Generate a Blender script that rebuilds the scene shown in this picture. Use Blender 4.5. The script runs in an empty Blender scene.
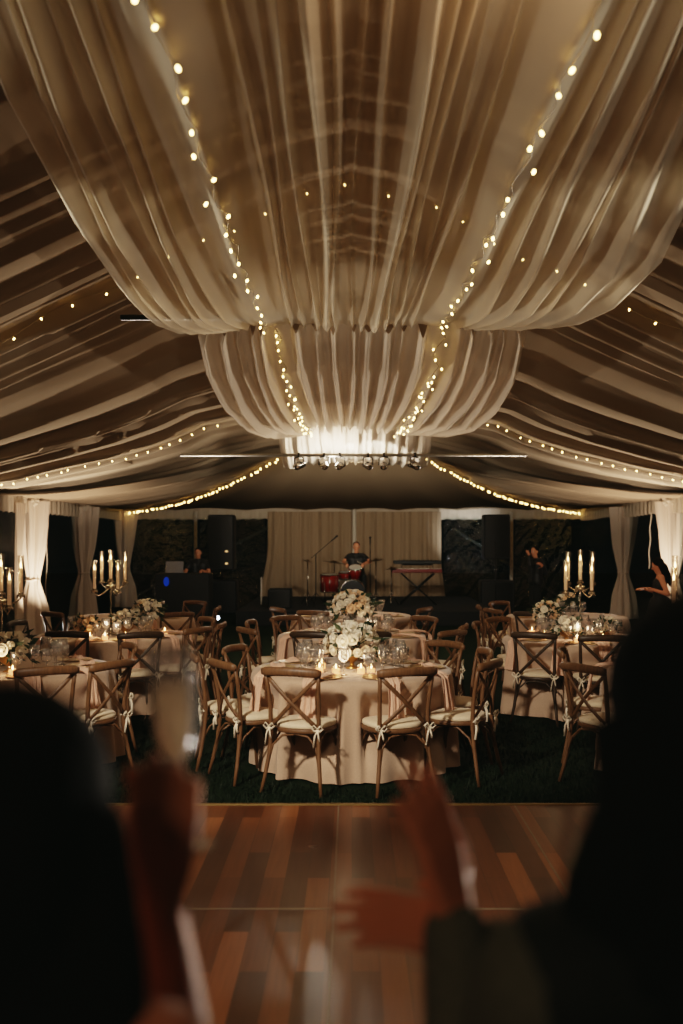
import bpy, math, random
from mathutils import Vector, Matrix, noise
random.seed(7)
PI = math.pi
C = bpy.context.scene.collection
H = 1.83                      # eye height; X right, Y away from the camera, Z up

# ------------------------------------------------------------------ helpers
def V(*a): return Vector(a)
def lerp(a, b, t): return a + (b - a) * t
def sstep(a, b, x):
    t = min(1.0, max(0.0, (x - a) / (b - a))) if a != b else (1.0 if x >= a else 0.0)
    return t * t * (3 - 2 * t)
def interp(tab, x):
    if x <= tab[0][0]: return tab[0][1:] if len(tab[0]) > 2 else tab[0][1]
    for p, q in zip(tab, tab[1:]):
        if x <= q[0]:
            t = (x - p[0]) / (q[0] - p[0])
            r = tuple(lerp(a, b, t) for a, b in zip(p[1:], q[1:]))
            return r if len(r) > 1 else r[0]
    return tab[-1][1:] if len(tab[-1]) > 2 else tab[-1][1]

class MB:
    """collects shapes for ONE mesh"""
    def __init__(s): s.v = []; s.f = []
    def add(s, vs, fs):
        o = len(s.v); s.v += [tuple(p) for p in vs]; s.f += [tuple(i + o for i in f) for f in fs]; return s
    def box(s, c, d, M=None):
        x, y, z = (k / 2 for k in d)
        vs = [V(a * x, b * y, e * z) for a in (-1, 1) for b in (-1, 1) for e in (-1, 1)]
        if M is not None: vs = [M @ p for p in vs]
        vs = [p + Vector(c) for p in vs]
        return s.add(vs, [(0, 1, 3, 2), (4, 6, 7, 5), (0, 4, 5, 1), (2, 3, 7, 6), (0, 2, 6, 4), (1, 5, 7, 3)])
    def rbox(s, c, d, b=.01, M=None):
        """box with chamfered edges"""
        x, y, z = (k / 2 for k in d); b = min(b, x * .9, y * .9, z * .9); vs = []; idx = {}
        for a in (-1, 1):
            for e in (-1, 1):
                for g in (-1, 1):
                    for k, p in enumerate(((x, y - b, z - b), (x - b, y, z - b), (x - b, y - b, z))):
                        idx[(a, e, g, k)] = len(vs); q = V(a * p[0], e * p[1], g * p[2])
                        vs.append((M @ q if M is not None else q) + Vector(c))
        fs = []
        for a in (-1, 1):
            fs.append([idx[(a, e, g, 0)] for e, g in ((-1, -1), (1, -1), (1, 1), (-1, 1))][::a])
            fs.append([idx[(e, a, g, 1)] for e, g in ((-1, -1), (-1, 1), (1, 1), (1, -1))][::a])
            fs.append([idx[(e, g, a, 2)] for e, g in ((-1, -1), (1, -1), (1, 1), (-1, 1))][::a])
        for e in (-1, 1):
            for g in (-1, 1):
                fs.append([idx[(-1, e, g, 1)], idx[(1, e, g, 1)], idx[(1, e, g, 2)], idx[(-1, e, g, 2)]][::e * g])
                fs.append([idx[(e, -1, g, 0)], idx[(e, -1, g, 2)], idx[(e, 1, g, 2)], idx[(e, 1, g, 0)]][::-e * g])
                fs.append([idx[(e, g, -1, 0)], idx[(e, g, 1, 0)], idx[(e, g, 1, 1)], idx[(e, g, -1, 1)]][::-e * g])
        for a in (-1, 1):
            for e in (-1, 1):
                for g in (-1, 1): fs.append([idx[(a, e, g, k)] for k in (0, 1, 2)][::a * e * g])
        return s.add(vs, fs)
    def tube(s, pts, r, seg=8, flat=None, cap=True, up=None):
        """tube along pts; r a number or list; flat=(a,b) scales the two cross axes"""
        pts = [Vector(p) for p in pts]; n = len(pts)
        rs = r if isinstance(r, (list, tuple)) else [r] * n
        fa, fb = flat or (1, 1); vs = []; fs = []; pu = None
        for i, p in enumerate(pts):
            t = (pts[min(i + 1, n - 1)] - pts[max(i - 1, 0)])
            t = t.normalized() if t.length > 1e-9 else V(0, 0, 1)
            if pu is None:
                u = Vector(up) if up is not None else (V(0, 0, 1) if abs(t.z) < .9 else V(1, 0, 0))
            else: u = pu
            u = (u - t * u.dot(t)); u = u.normalized() if u.length > 1e-6 else t.orthogonal().normalized()
            w = t.cross(u); pu = u
            for k in range(seg):
                a = 2 * PI * k / seg
                vs.append(p + u * (math.cos(a) * rs[i] * fa) + w * (math.sin(a) * rs[i] * fb))
        for i in range(n - 1):
            for k in range(seg):
                a, b = i * seg + k, i * seg + (k + 1) % seg
                fs.append((a, b, b + seg, a + seg))
        if cap:
            fs.append(tuple(range(seg))[::-1]); fs.append(tuple((n - 1) * seg + k for k in range(seg)))
        return s.add(vs, fs)
    def capsule(s, a, b, ra, rb=None, seg=12):
        a = Vector(a); b = Vector(b); rb = ra if rb is None else rb
        t = (b - a); L = t.length; t = t.normalized() if L > 1e-6 else V(0, 0, 1)
        pts = []; rs = []
        for k in (-80, -50, -25): pts.append(a + t * (math.sin(math.radians(k)) * ra)); rs.append(ra * math.cos(math.radians(k)))
        pts.append(a); rs.append(ra); pts.append(b + t * 1e-5); rs.append(rb)
        for k in (25, 50, 80): pts.append(b + t * (math.sin(math.radians(k)) * rb)); rs.append(rb * math.cos(math.radians(k)))
        return s.tube(pts, rs, seg)
    def lathe(s, prof, c=(0, 0, 0), seg=16, M=None, wave=None):
        vs = []; fs = []; n = len(prof)
        for i, (r, z) in enumerate(prof):
            for k in range(seg):
                a = 2 * PI * k / seg; q = V(r * math.cos(a), r * math.sin(a), z)
                if M is not None: q = M @ q
                vs.append(q + Vector(c))
        for i in range(n - 1):
            for k in range(seg):
                a, b = i * seg + k, i * seg + (k + 1) % seg
                fs.append((a, b, b + seg, a + seg))
        if prof[0][0] > 1e-4: fs.append(tuple(range(seg))[::-1])
        if prof[-1][0] > 1e-4: fs.append(tuple((n - 1) * seg + k for k in range(seg)))
        return s.add(vs, fs)
    def shell(s, prof, c=(0, 0, 0), seg=16, M=None):
        """lathe without end caps"""
        vs = []; fs = []; n = len(prof)
        for r, z in prof:
            for k in range(seg):
                a = 2 * PI * k / seg; q = V(r * math.cos(a), r * math.sin(a), z)
                vs.append((M @ q if M is not None else q) + Vector(c))
        for i in range(n - 1):
            for k in range(seg):
                a, b = i * seg + k, i * seg + (k + 1) % seg; fs.append((a, b, b + seg, a + seg))
        return s.add(vs, fs)
    def ell(s, c, r, seg=14, rings=9, M=None):
        prof = [(math.sin(PI * i / rings), -math.cos(PI * i / rings)) for i in range(rings + 1)]
        prof[0] = (1e-3, -1); prof[-1] = (1e-3, 1)
        S = Matrix.Diagonal(Vector(r))
        return s.lathe(prof, c, seg, (M @ S) if M is not None else S)
    def grid(s, fn, nu, nv, closed=False):
        vs = [fn(i / nu, j / nv) for j in range(nv + 1) for i in range(nu + (0 if closed else 1))]
        w = nu + (0 if closed else 1); fs = []
        for j in range(nv):
            for i in range(nu):
                a = j * w + i; b = j * w + (i + 1) % w
                fs.append((a, b, b + w, a + w))
        return s.add(vs, fs)
    def mesh(s, name, smooth=True):
        me = bpy.data.meshes.new(name); me.from_pydata(s.v, [], s.f); me.update()
        if smooth: me.polygons.foreach_set('use_smooth', [True] * len(me.polygons))
        return me
    def build(s, name, mat, parent=None, smooth=True, loc=None):
        return link(name, s.mesh(name, smooth), mat, parent, loc)

def link(name, me, mat, parent=None, loc=None):
    o = bpy.data.objects.new(name, me)
    if mat is not None and not me.materials: me.materials.append(mat)
    C.objects.link(o)
    if parent is not None: o.parent = parent
    if loc is not None: o.location = loc
    return o
def tag(o, label, cat, group=None, kind=None):
    o['label'] = label; o['category'] = cat
    if group: o['group'] = group
    if kind: o['kind'] = kind
    return o
def empty(name, loc=(0, 0, 0), rz=0):
    o = bpy.data.objects.new(name, None); C.objects.link(o); o.location = loc; o.rotation_euler = (0, 0, rz)
    o.empty_display_size = .1
    return o
def struct(o): o['kind'] = 'structure'; return o
def copy_tree(o, parent=None):
    c = o.copy(); C.objects.link(c)
    if parent is not None: c.parent = parent
    for ch in list(o.children): copy_tree(ch, c)
    return c
def flat_shade(o, angle=35):
    return o
def remesh(mb, voxel, smooth=4, fac=.5):
    me = mb.mesh('tmp'); o = bpy.data.objects.new('tmp', me); C.objects.link(o)
    m = o.modifiers.new('r', 'REMESH'); m.mode = 'VOXEL'; m.voxel_size = voxel
    if smooth:
        k = o.modifiers.new('s', 'SMOOTH'); k.iterations = smooth; k.factor = fac
    dg = bpy.context.evaluated_depsgraph_get(); dg.update()
    out = bpy.data.meshes.new_from_object(o.evaluated_get(dg))
    bpy.data.objects.remove(o); bpy.data.meshes.remove(me)
    out.polygons.foreach_set('use_smooth', [True] * len(out.polygons))
    return out

# ------------------------------------------------------------------ materials
def mat(name):
    m = bpy.data.materials.new(name); m.use_nodes = True
    nt = m.node_tree; nt.nodes.clear()
    out = nt.nodes.new('ShaderNodeOutputMaterial')
    return m, nt, out
def N(nt, t, **kw):
    n = nt.nodes.new(t)
    for k, v in kw.items():
        if k.startswith('i_'): n.inputs[k[2:].replace('_', ' ')].default_value = v
        else: setattr(n, k, v)
    return n
def rgb(r, g, b): # display 0..255 -> linear
    f = lambda c: (c / 255 / 12.92) if c <= 10 else ((c / 255 + .055) / 1.055) ** 2.4
    return (f(r), f(g), f(b), 1)
def simple(name, col, rough=.6, metal=0, noise_amt=.12, nscale=20, bump=0, spec=.4, sheen=0, emit=None, estr=0, stretch=(1, 1, 1)):
    m, nt, out = mat(name)
    p = N(nt, 'ShaderNodeBsdfPrincipled')
    p.inputs['Roughness'].default_value = rough; p.inputs['Metallic'].default_value = metal
    p.inputs['Specular IOR Level'].default_value = spec
    if sheen: p.inputs['Sheen Weight'].default_value = sheen
    tc = N(nt, 'ShaderNodeTexCoord'); mp = N(nt, 'ShaderNodeMapping'); mp.inputs['Scale'].default_value = stretch
    nz = N(nt, 'ShaderNodeTexNoise'); nz.inputs['Scale'].default_value = nscale; nz.inputs['Detail'].default_value = 5
    nt.links.new(tc.outputs['Object'], mp.inputs['Vector']); nt.links.new(mp.outputs[0], nz.inputs['Vector'])
    rp = N(nt, 'ShaderNodeValToRGB'); a, b = 1 - noise_amt, 1 + noise_amt
    rp.color_ramp.elements[0].position = .3; rp.color_ramp.elements[1].position = .7
    rp.color_ramp.elements[0].color = (col[0] * a, col[1] * a, col[2] * a, 1); rp.color_ramp.elements[1].color = (min(1, col[0] * b), min(1, col[1] * b), min(1, col[2] * b), 1)
    nt.links.new(nz.outputs['Fac'], rp.inputs[0]); nt.links.new(rp.outputs[0], p.inputs['Base Color'])
    if bump:
        bp = N(nt, 'ShaderNodeBump'); bp.inputs['Strength'].default_value = bump; bp.inputs['Distance'].default_value = .01
        nt.links.new(nz.outputs['Fac'], bp.inputs['Height']); nt.links.new(bp.outputs[0], p.inputs['Normal'])
    if emit is not None:
        p.inputs['Emission Color'].default_value = emit; p.inputs['Emission Strength'].default_value = estr
    nt.links.new(p.outputs[0], out.inputs[0])
    return m
def emission(name, col, s):
    m, nt, out = mat(name)
    e = N(nt, 'ShaderNodeEmission'); e.inputs[0].default_value = col; e.inputs[1].default_value = s
    nt.links.new(e.outputs[0], out.inputs[0]); return m
def fabric(name, col, opaque=.75, edge=.97, transl=.35, fmin=0, density=False):
    """sheer cloth: thicker to the eye where it turns edge-on"""
    m, nt, out = mat(name)
    d = N(nt, 'ShaderNodeBsdfDiffuse'); t = N(nt, 'ShaderNodeBsdfTranslucent'); tr = N(nt, 'ShaderNodeBsdfTransparent')
    for n in (d, t): n.inputs[0].default_value = col
    tr.inputs[0].default_value = (1, .97, .93, 1)
    m1 = N(nt, 'ShaderNodeMixShader'); m1.inputs[0].default_value = transl
    nt.links.new(d.outputs[0], m1.inputs[1]); nt.links.new(t.outputs[0], m1.inputs[2])
    lw = N(nt, 'ShaderNodeLayerWeight'); lw.inputs[0].default_value = .5
    mr = N(nt, 'ShaderNodeMapRange'); mr.inputs['From Min'].default_value = fmin; mr.inputs['To Min'].default_value = opaque; mr.inputs['To Max'].default_value = edge
    if density:
        at = N(nt, 'ShaderNodeAttribute', attribute_name='density'); nt.links.new(at.outputs['Fac'], mr.inputs['Value'])
    else: nt.links.new(lw.outputs['Facing'], mr.inputs['Value'])
    m2 = N(nt, 'ShaderNodeMixShader')
    nt.links.new(mr.outputs[0], m2.inputs[0]); nt.links.new(tr.outputs[0], m2.inputs[1]); nt.links.new(m1.outputs[0], m2.inputs[2])
    nt.links.new(m2.outputs[0], out.inputs[0]); return m
def thin_glass(name, tint=(1, 1, 1, 1), rough=.02, amount=1.0, white_sheen=.0):
    m, nt, out = mat(name)
    tr = N(nt, 'ShaderNodeBsdfTransparent'); tr.inputs[0].default_value = tint
    g = N(nt, 'ShaderNodeBsdfGlossy'); g.inputs['Roughness'].default_value = rough
    lw = N(nt, 'ShaderNodeLayerWeight'); lw.inputs[0].default_value = .25
    mr = N(nt, 'ShaderNodeMapRange'); mr.inputs['To Min'].default_value = .05 * amount; mr.inputs['To Max'].default_value = .6 * amount
    nt.links.new(lw.outputs['Facing'], mr.inputs['Value'])
    mx = N(nt, 'ShaderNodeMixShader'); nt.links.new(mr.outputs[0], mx.inputs[0])
    nt.links.new(tr.outputs[0], mx.inputs[1]); nt.links.new(g.outputs[0], mx.inputs[2])
    df = N(nt, 'ShaderNodeBsdfDiffuse'); df.inputs[0].default_value = (.9, .88, .85, 1)  # pale diffuse share stands in for reflections the glass lacks
    m3 = N(nt, 'ShaderNodeMixShader'); m3.inputs[0].default_value = white_sheen
    nt.links.new(mx.outputs[0], m3.inputs[1]); nt.links.new(df.outputs[0], m3.inputs[2])
    nt.links.new(m3.outputs[0], out.inputs[0]); return m
def dance_wood():
    m, nt, out = mat('dance_floor_planks')
    p = N(nt, 'ShaderNodeBsdfPrincipled'); tc = N(nt, 'ShaderNodeTexCoord')
    sep = N(nt, 'ShaderNodeSeparateXYZ'); cmb = N(nt, 'ShaderNodeCombineXYZ')
    nt.links.new(tc.outputs['Object'], sep.inputs[0])
    nt.links.new(sep.outputs['Y'], cmb.inputs['X']); nt.links.new(sep.outputs['X'], cmb.inputs['Y'])
    br = N(nt, 'ShaderNodeTexBrick', offset=.37, offset_frequency=2)
    for k, v in (('Scale', 1.0), ('Mortar Size', .0012), ('Bias', 0), ('Brick Width', 1.15), ('Row Height', .118)): br.inputs[k].default_value = v
    br.inputs['Color1'].default_value = (0, 0, 0, 1); br.inputs['Color2'].default_value = (1, 1, 1, 1); br.inputs['Mortar'].default_value = (0, 0, 0, 1)
    nt.links.new(cmb.outputs[0], br.inputs['Vector'])
    rp = N(nt, 'ShaderNodeValToRGB'); el = rp.color_ramp.elements
    el[0].position = 0; el[0].color = rgb(66, 36, 20); el[1].position = 1; el[1].color = rgb(156, 98, 58)
    e = el.new(.35); e.color = rgb(92, 52, 29); e = el.new(.7); e.color = rgb(116, 68, 37)
    nt.links.new(br.outputs['Color'], rp.inputs[0])
    mp = N(nt, 'ShaderNodeMapping'); mp.inputs['Scale'].default_value = (30, 1.6, 1)
    nz = N(nt, 'ShaderNodeTexNoise'); nz.inputs['Scale'].default_value = 1.5; nz.inputs['Detail'].default_value = 6; nz.inputs['Distortion'].default_value = .6
    nt.links.new(tc.outputs['Object'], mp.inputs[0]); nt.links.new(mp.outputs[0], nz.inputs['Vector'])
    mx = N(nt, 'ShaderNodeMix', data_type='RGBA', blend_type='MULTIPLY'); mx.inputs[0].default_value = .55
    r2 = N(nt, 'ShaderNodeValToRGB'); r2.color_ramp.elements[0].position = .3; r2.color_ramp.elements[0].color = (.55, .5, .45, 1); r2.color_ramp.elements[1].position = .65
    nt.links.new(nz.outputs['Fac'], r2.inputs[0]); nt.links.new(rp.outputs[0], mx.inputs[6]); nt.links.new(r2.outputs[0], mx.inputs[7])
    m3 = N(nt, 'ShaderNodeMix', data_type='RGBA'); m3.inputs[7].default_value = (.01, .006, .004, 1)
    nt.links.new(br.outputs['Fac'], m3.inputs[0]); nt.links.new(mx.outputs[2], m3.inputs[6])
    nt.links.new(m3.outputs[2], p.inputs['Base Color'])
    n2 = N(nt, 'ShaderNodeTexNoise'); n2.inputs['Scale'].default_value = 3
    nt.links.new(tc.outputs['Object'], n2.inputs['Vector'])
    mr = N(nt, 'ShaderNodeMapRange'); mr.inputs['To Min'].default_value = .26; mr.inputs['To Max'].default_value = .32
    nt.links.new(n2.outputs['Fac'], mr.inputs['Value']); nt.links.new(mr.outputs[0], p.inputs['Roughness'])
    p.inputs['Specular IOR Level'].default_value = .5
    nt.links.new(p.outputs[0], out.inputs[0]); return m
def vinyl(gloss=.09, bump=True):
    """clear tent window: night beyond, crinkles catching the lamps"""
    m, nt, out = mat('clear_vinyl')
    tr = N(nt, 'ShaderNodeBsdfTransparent'); tr.inputs[0].default_value = (.75, .8, .8, 1)
    g = N(nt, 'ShaderNodeBsdfGlossy'); g.inputs['Roughness'].default_value = .04; g.inputs[0].default_value = (.8, .85, .85, 1)
    tc = N(nt, 'ShaderNodeTexCoord')
    n1 = N(nt, 'ShaderNodeTexNoise'); n1.inputs['Scale'].default_value = 4.5; n1.inputs['Detail'].default_value = 6; n1.inputs['Distortion'].default_value = 1.5
    nt.links.new(tc.outputs['Object'], n1.inputs['Vector'])
    if not bump: n1.inputs['Scale'].default_value = 3; g.inputs['Roughness'].default_value = .035
    bp = N(nt, 'ShaderNodeBump'); bp.inputs['Strength'].default_value = .8 if bump else .35; bp.inputs['Distance'].default_value = .9
    nt.links.new(n1.outputs['Fac'], bp.inputs['Height']); nt.links.new(bp.outputs[0], g.inputs['Normal'])
    mx = N(nt, 'ShaderNodeMixShader'); mx.inputs[0].default_value = gloss
    nt.links.new(tr.outputs[0], mx.inputs[1]); nt.links.new(g.outputs[0], mx.inputs[2]); nt.links.new(mx.outputs[0], out.inputs[0])
    return m

M_liner = fabric('tent_liner', rgb(168, 148, 124), .93, 1.0, .25)
M_sheer = fabric('sheer_drape', rgb(236, 222, 198), .66, 1.0, .22, 0, True)
M_sheer2 = fabric('sheer_curtain', rgb(228, 214, 196), .80, 1.0, .30, 0, True)
M_val = fabric('valance_cloth', rgb(206, 192, 172), .95, 1.0, .25)
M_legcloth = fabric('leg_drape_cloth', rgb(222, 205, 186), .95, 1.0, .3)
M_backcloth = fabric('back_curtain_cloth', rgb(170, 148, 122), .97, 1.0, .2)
M_brace = simple('grey_brace_paint', rgb(84, 80, 74), .6, 0, .08)
M_metal_dk = simple('dark_metal', rgb(28, 26, 24), .45, .6, .1)
M_alu = simple('brushed_aluminium', rgb(170, 165, 155), .35, .9, .05)
M_white_paint = simple('white_pole_paint', rgb(205, 198, 185), .5, 0, .05)
M_lawn = simple('lawn_soil', rgb(18, 30, 16), .95, 0, .35, 14, .5, .1)
M_grass = simple('grass_blade', rgb(15, 26, 13), .7, 0, .35, 5, 0, .2)
M_floor = dance_wood()
M_brass = simple('brass_trim', rgb(128, 106, 66), .4, .7, .08)
M_seam = simple('steel_seam', rgb(150, 140, 125), .45, .6, .1)
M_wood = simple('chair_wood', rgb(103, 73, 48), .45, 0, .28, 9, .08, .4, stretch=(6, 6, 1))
M_wood_shaded = simple('chair_wood_shaded', rgb(58, 42, 28), .45, 0, .25, 9, .08, .4, stretch=(6, 6, 1))  # backlit shade on the farther chairs put into the wood colour
M_cush = simple('cushion_cotton', rgb(226, 206, 176), .9, 0, .05, 60, .15, .1, .2)
M_tie = simple('ribbon_tie', rgb(236, 222, 200), .8, 0, .04)
M_cloth = simple('champagne_linen', rgb(194, 164, 140), .75, 0, .06, 90, .12, .25, .3)
M_napkin = simple('blush_napkin', rgb(222, 180, 156), .8, 0, .06, 70, .1, .15, .2)
M_plate = simple('charger_plate', rgb(196, 164, 118), .3, .35, .05)
M_glass = thin_glass('stemware_glass', (1, 1, 1, 1), .05, 2.4, .05)
M_tube = thin_glass('chimney_glass', (.95, .93, .9, 1), .03, .8)
M_silver = simple('polished_silver', rgb(200, 190, 172), .18, 1, .08)
M_gold = simple('gold_vessel', rgb(190, 146, 84), .3, .8, .1)
M_wax = simple('candle_wax', rgb(242, 218, 188), .6, 0, .04, 20, 0, .3, 0, rgb(255, 190, 140), .16)
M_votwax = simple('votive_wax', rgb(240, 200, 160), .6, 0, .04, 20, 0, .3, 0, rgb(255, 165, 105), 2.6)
M_flame = emission('candle_flame', rgb(255, 205, 135), 26)
M_bulb = emission('warm_bulb', rgb(255, 205, 120), 22)
M_wire = simple('clear_wire', rgb(150, 130, 90), .5, 0, .05)
M_rose_w = simple('rose_white', rgb(238, 228, 208), .7, 0, .06, 30, 0, .2, .2)
M_rose_p = simple('rose_peach', rgb(234, 202, 164), .7, 0, .08, 30, 0, .2, .2)
M_leaf = simple('dark_leaf', rgb(44, 60, 38), .55, 0, .35, 12, 0, .35)
M_black = simple('black_cover', rgb(14, 14, 15), .6, 0, .1)
M_blackg = simple('black_gloss', rgb(12, 12, 13), .25, 0, .05)
M_stage = simple('stage_skirt', rgb(16, 15, 15), .9, 0, .1)
M_red = simple('red_drum_lacquer', rgb(112, 18, 8), .2, 0, .15, 6)
M_chrome = simple('chrome', rgb(190, 185, 178), .15, 1, .05)
M_cymbal = simple('cymbal_bronze', rgb(120, 92, 50), .35, .9, .1, 30)
M_drumhead = simple('drum_head', rgb(190, 182, 168), .6, 0, .05)
M_skin = simple('skin', rgb(196, 132, 98), .5, 0, .06, 12, .05, .35)
M_hair = simple('dark_hair', rgb(15, 11, 8), .85, 0, .3, 40, .3, .08, stretch=(4, 4, .4))
M_dress = simple('dark_dress', rgb(16, 22, 18), .8, 0, .1)
M_greyknit = simple('grey_green_knit', rgb(92, 96, 84), .9, 0, .1, 60, .2, .15)
M_eye = simple('eye_white', rgb(215, 208, 200), .3, 0, .02)
M_iris = simple('iris_brown', rgb(40, 24, 14), .3, 0, .05)
M_lip = simple('lips', rgb(150, 78, 66), .5, 0, .05)
M_vinyl = vinyl(.04); M_crinkle = vinyl(.18, False)
M_screen = simple('laptop_shell', rgb(120, 122, 126), .35, .4, .05)
M_blueled = emission('blue_led', (.02, .10, .8, 1), .28)
M_whiteled = emission('white_led', (.75, .85, 1, 1), 14)
M_ind = emission('indicator', (1, .6, .25, 1), 1.2)
M_spotlens = emission('spot_lens', rgb(255, 236, 205), 12)
M_keys = simple('keyboard_red', rgb(104, 32, 22), .35, 0, .08)
M_ivory = simple('ivory_keys', rgb(220, 210, 195), .35, 0, .03)
M_cham = None
def champagne():
    m, nt, out = mat('champagne_wine')
    p = N(nt, 'ShaderNodeBsdfPrincipled')
    p.inputs['Base Color'].default_value = (1, .90, .68, 1); p.inputs['Transmission Weight'].default_value = .93
    p.inputs['Roughness'].default_value = .04; p.inputs['IOR'].default_value = 1.33
    p.inputs['Emission Color'].default_value = (0, 0, 0, 1)
    t = N(nt, 'ShaderNodeBsdfTranslucent'); t.inputs[0].default_value = (1, .76, .54, 1)
    mx = N(nt, 'ShaderNodeMixShader'); mx.inputs[0].default_value = .45
    nt.links.new(p.outputs[0], mx.inputs[1]); nt.links.new(t.outputs[0], mx.inputs[2])
    nt.links.new(mx.outputs[0], out.inputs[0]); return m
M_cham = champagne()

# ------------------------------------------------------------------ setting: grounds
EW = 6.1                                  # half width of the tent
o = MB().box((0, 16, -.03), (60, 70, .05)).build('ground', M_lawn, smooth=False); struct(o)
# dance floor: joints at X = -0.19, +1.0..., edge at Y = 6.76
YE = 6.76
o = MB().box((0, YE / 2 - 2, .0), (7.0, YE + 4, .03)).build('floor', M_floor, smooth=False); struct(o)
o.location = (.0, 0, 0)
o = MB().rbox((0, YE + .02, .004), (7.0, .045, .04), .008).build('trim_1', M_brass, smooth=False); struct(o)
for i, x in enumerate((-.09, 1.1, -1.28, 2.29, -2.47)):
    o = MB().rbox((x, YE / 2 - 2, .0155), (.011, YE + 4, .004), .0015).build('trim_%d' % (i + 2), M_seam, smooth=False); struct(o)
for i, y in enumerate((4.88, 3.0)):
    o = MB().rbox((0, y, .0157), (7, .012, .004), .0015).build('trim_%d' % (i + 7), M_seam, smooth=False); struct(o)
# grass blades on the strip in view
g = MB(); rg = random.Random(3)
for k in range(16000):
    y = YE + .08 + (rg.random() ** 1.6) * 4.2; x = rg.uniform(-.40, .40) * y
    if any((x - tx) ** 2 + (y - ty) ** 2 < .9 ** 2 for tx, ty in ((0, 8.15), (0, 10.95), (-2.8, 8.2), (-2.63, 10.9), (2.82, 8.05), (2.42, 10.6))): continue
    a = rg.uniform(0, PI); h = rg.uniform(.018, .05); w = .004 + .0004 * y
    dx, dy = math.cos(a) * w, math.sin(a) * w; lx, ly = rg.uniform(-.02, .02), rg.uniform(-.02, .02)
    g.add([(x - dx, y - dy, -.006), (x + dx, y + dy, -.006), (x + lx, y + ly, h)], [(0, 1, 2)])
o = g.build('lawn_grass', M_grass, smooth=False); tag(o, 'short dark green lawn between the dance floor and the tables', 'grass', kind='stuff')

# ------------------------------------------------------------------ setting: roof liner
RA = lambda x: 5.46 - .486 * x + .12 * math.exp(-(x / .3) ** 2) * -1
RB_T = [(0, 3.78), (1.1, 3.72), (2.14, 3.52), (2.6, 3.30), (3.2, 3.10), (3.94, 2.92), (4.93, 2.70), (6.1, 2.56)]
RC_T = [(0, 3.55), (1.43, 3.5), (2.6, 3.12), (4, 2.85), (6.1, 2.56)]
DA, DB, DC, DE = 9.76, 14.6, 19.8, 26.5
rp = random.Random(11); PLEATS = []
d_ = -4.0
while d_ < 27:
    w_ = rp.choice((.10, .14, .2, .26, .34, .5, .9, 1.3)); PLEATS.append((d_, d_ + w_, rp.uniform(.03, .085) * (1 + 1.9 * min(1, w_)))); d_ += w_
def pleat(d):
    for a, b, am in PLEATS:
        if a <= d < b:
            t = (d - a) / (b - a)
            return am * (t ** 1.6) - am * sstep(.86, 1.0, t) - am * .4
    return 0
def zh(t):                                 # height along the hip line
    return lerp(3.5, 2.56, t) - .28 * math.sin(PI * t) ** 1 * (1 - .3 * t)
def roof_base(x, d):
    ax = abs(x)
    if d <= DA:
        k = min(1.0, max(0.0, (d - 4.9) / (DA - 4.9))) if d > 4.9 else ((d + 0) / 4.9 if d > 0 else 0)
        return RA(ax) - .22 * math.sin(PI * k) * (1 - ax / EW) ** .5 if ax < EW else RA(EW)
    if d <= DB:
        t = (d - DA) / (DB - DA)
        return lerp(RA(ax), interp(RB_T, ax), sstep(0, 1, t) * .5 + t * .5) - .18 * math.sin(PI * t) * (1 - (ax / EW) ** 2)
    if d <= DC:
        t = (d - DB) / (DC - DB)
        return lerp(interp(RB_T, ax), interp(RC_T, ax), t) - .14 * math.sin(PI * min(1, t * 1.0)) * (1 - (ax / EW) ** 3)
    t = (d - DC) / (DE - DC); xh = 1.43 + (6.1 - 1.43) * t
    if ax <= xh: return zh(t)
    s = (ax - xh) / max(1e-4, EW - xh)
    base = lerp(interp(RC_T, ax), zh(t), 0) if False else 0
    # side slope seen from the hip down to the eave
    prof = lerp(zh(t), 2.56, s)
    k0 = interp(RC_T, ax)
    return lerp(prof, min(prof, k0), .0) - .10 * math.sin(PI * s) * (1 - t)
def roof_z(x, d):
    z = roof_base(x, d); ax = abs(x)
    if d > DC:
        t = (d - DC) / (DE - DC); xh = 1.43 + (6.1 - 1.43) * t
        if ax < xh:
            q = x / xh * 26
            return z + .05 * (abs(math.sin(q * .5 + .6 * math.sin(q * .23))) - .5) * (.25 + t * .9) * sstep(0, .1, 1 - t + .1)
    fade = sstep(EW, EW - .8, ax) * .85 + .15
    wob = .12 * noise.noise(V(x * .35, d * .3, 2.2)) + .05 * x * .2 * math.sin(d)
    z += pleat(d + wob) * fade
    # deep crease above the first rafter
    z += .10 * math.exp(-((d - 9.28 + wob * .3) / .05) ** 2) * sstep(EW, 4.5, ax)
    return z + .02 * noise.noise(V(x * .8, d * 2.5, .3))
def roof_pt(u, v):
    x = lerp(-EW, EW, u); d = lerp(-3.5, DE, v)
    return (x, d, roof_z(x, d))
o = MB().grid(roof_pt, 130, 760).build('ceiling', M_liner); struct(o)

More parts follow.
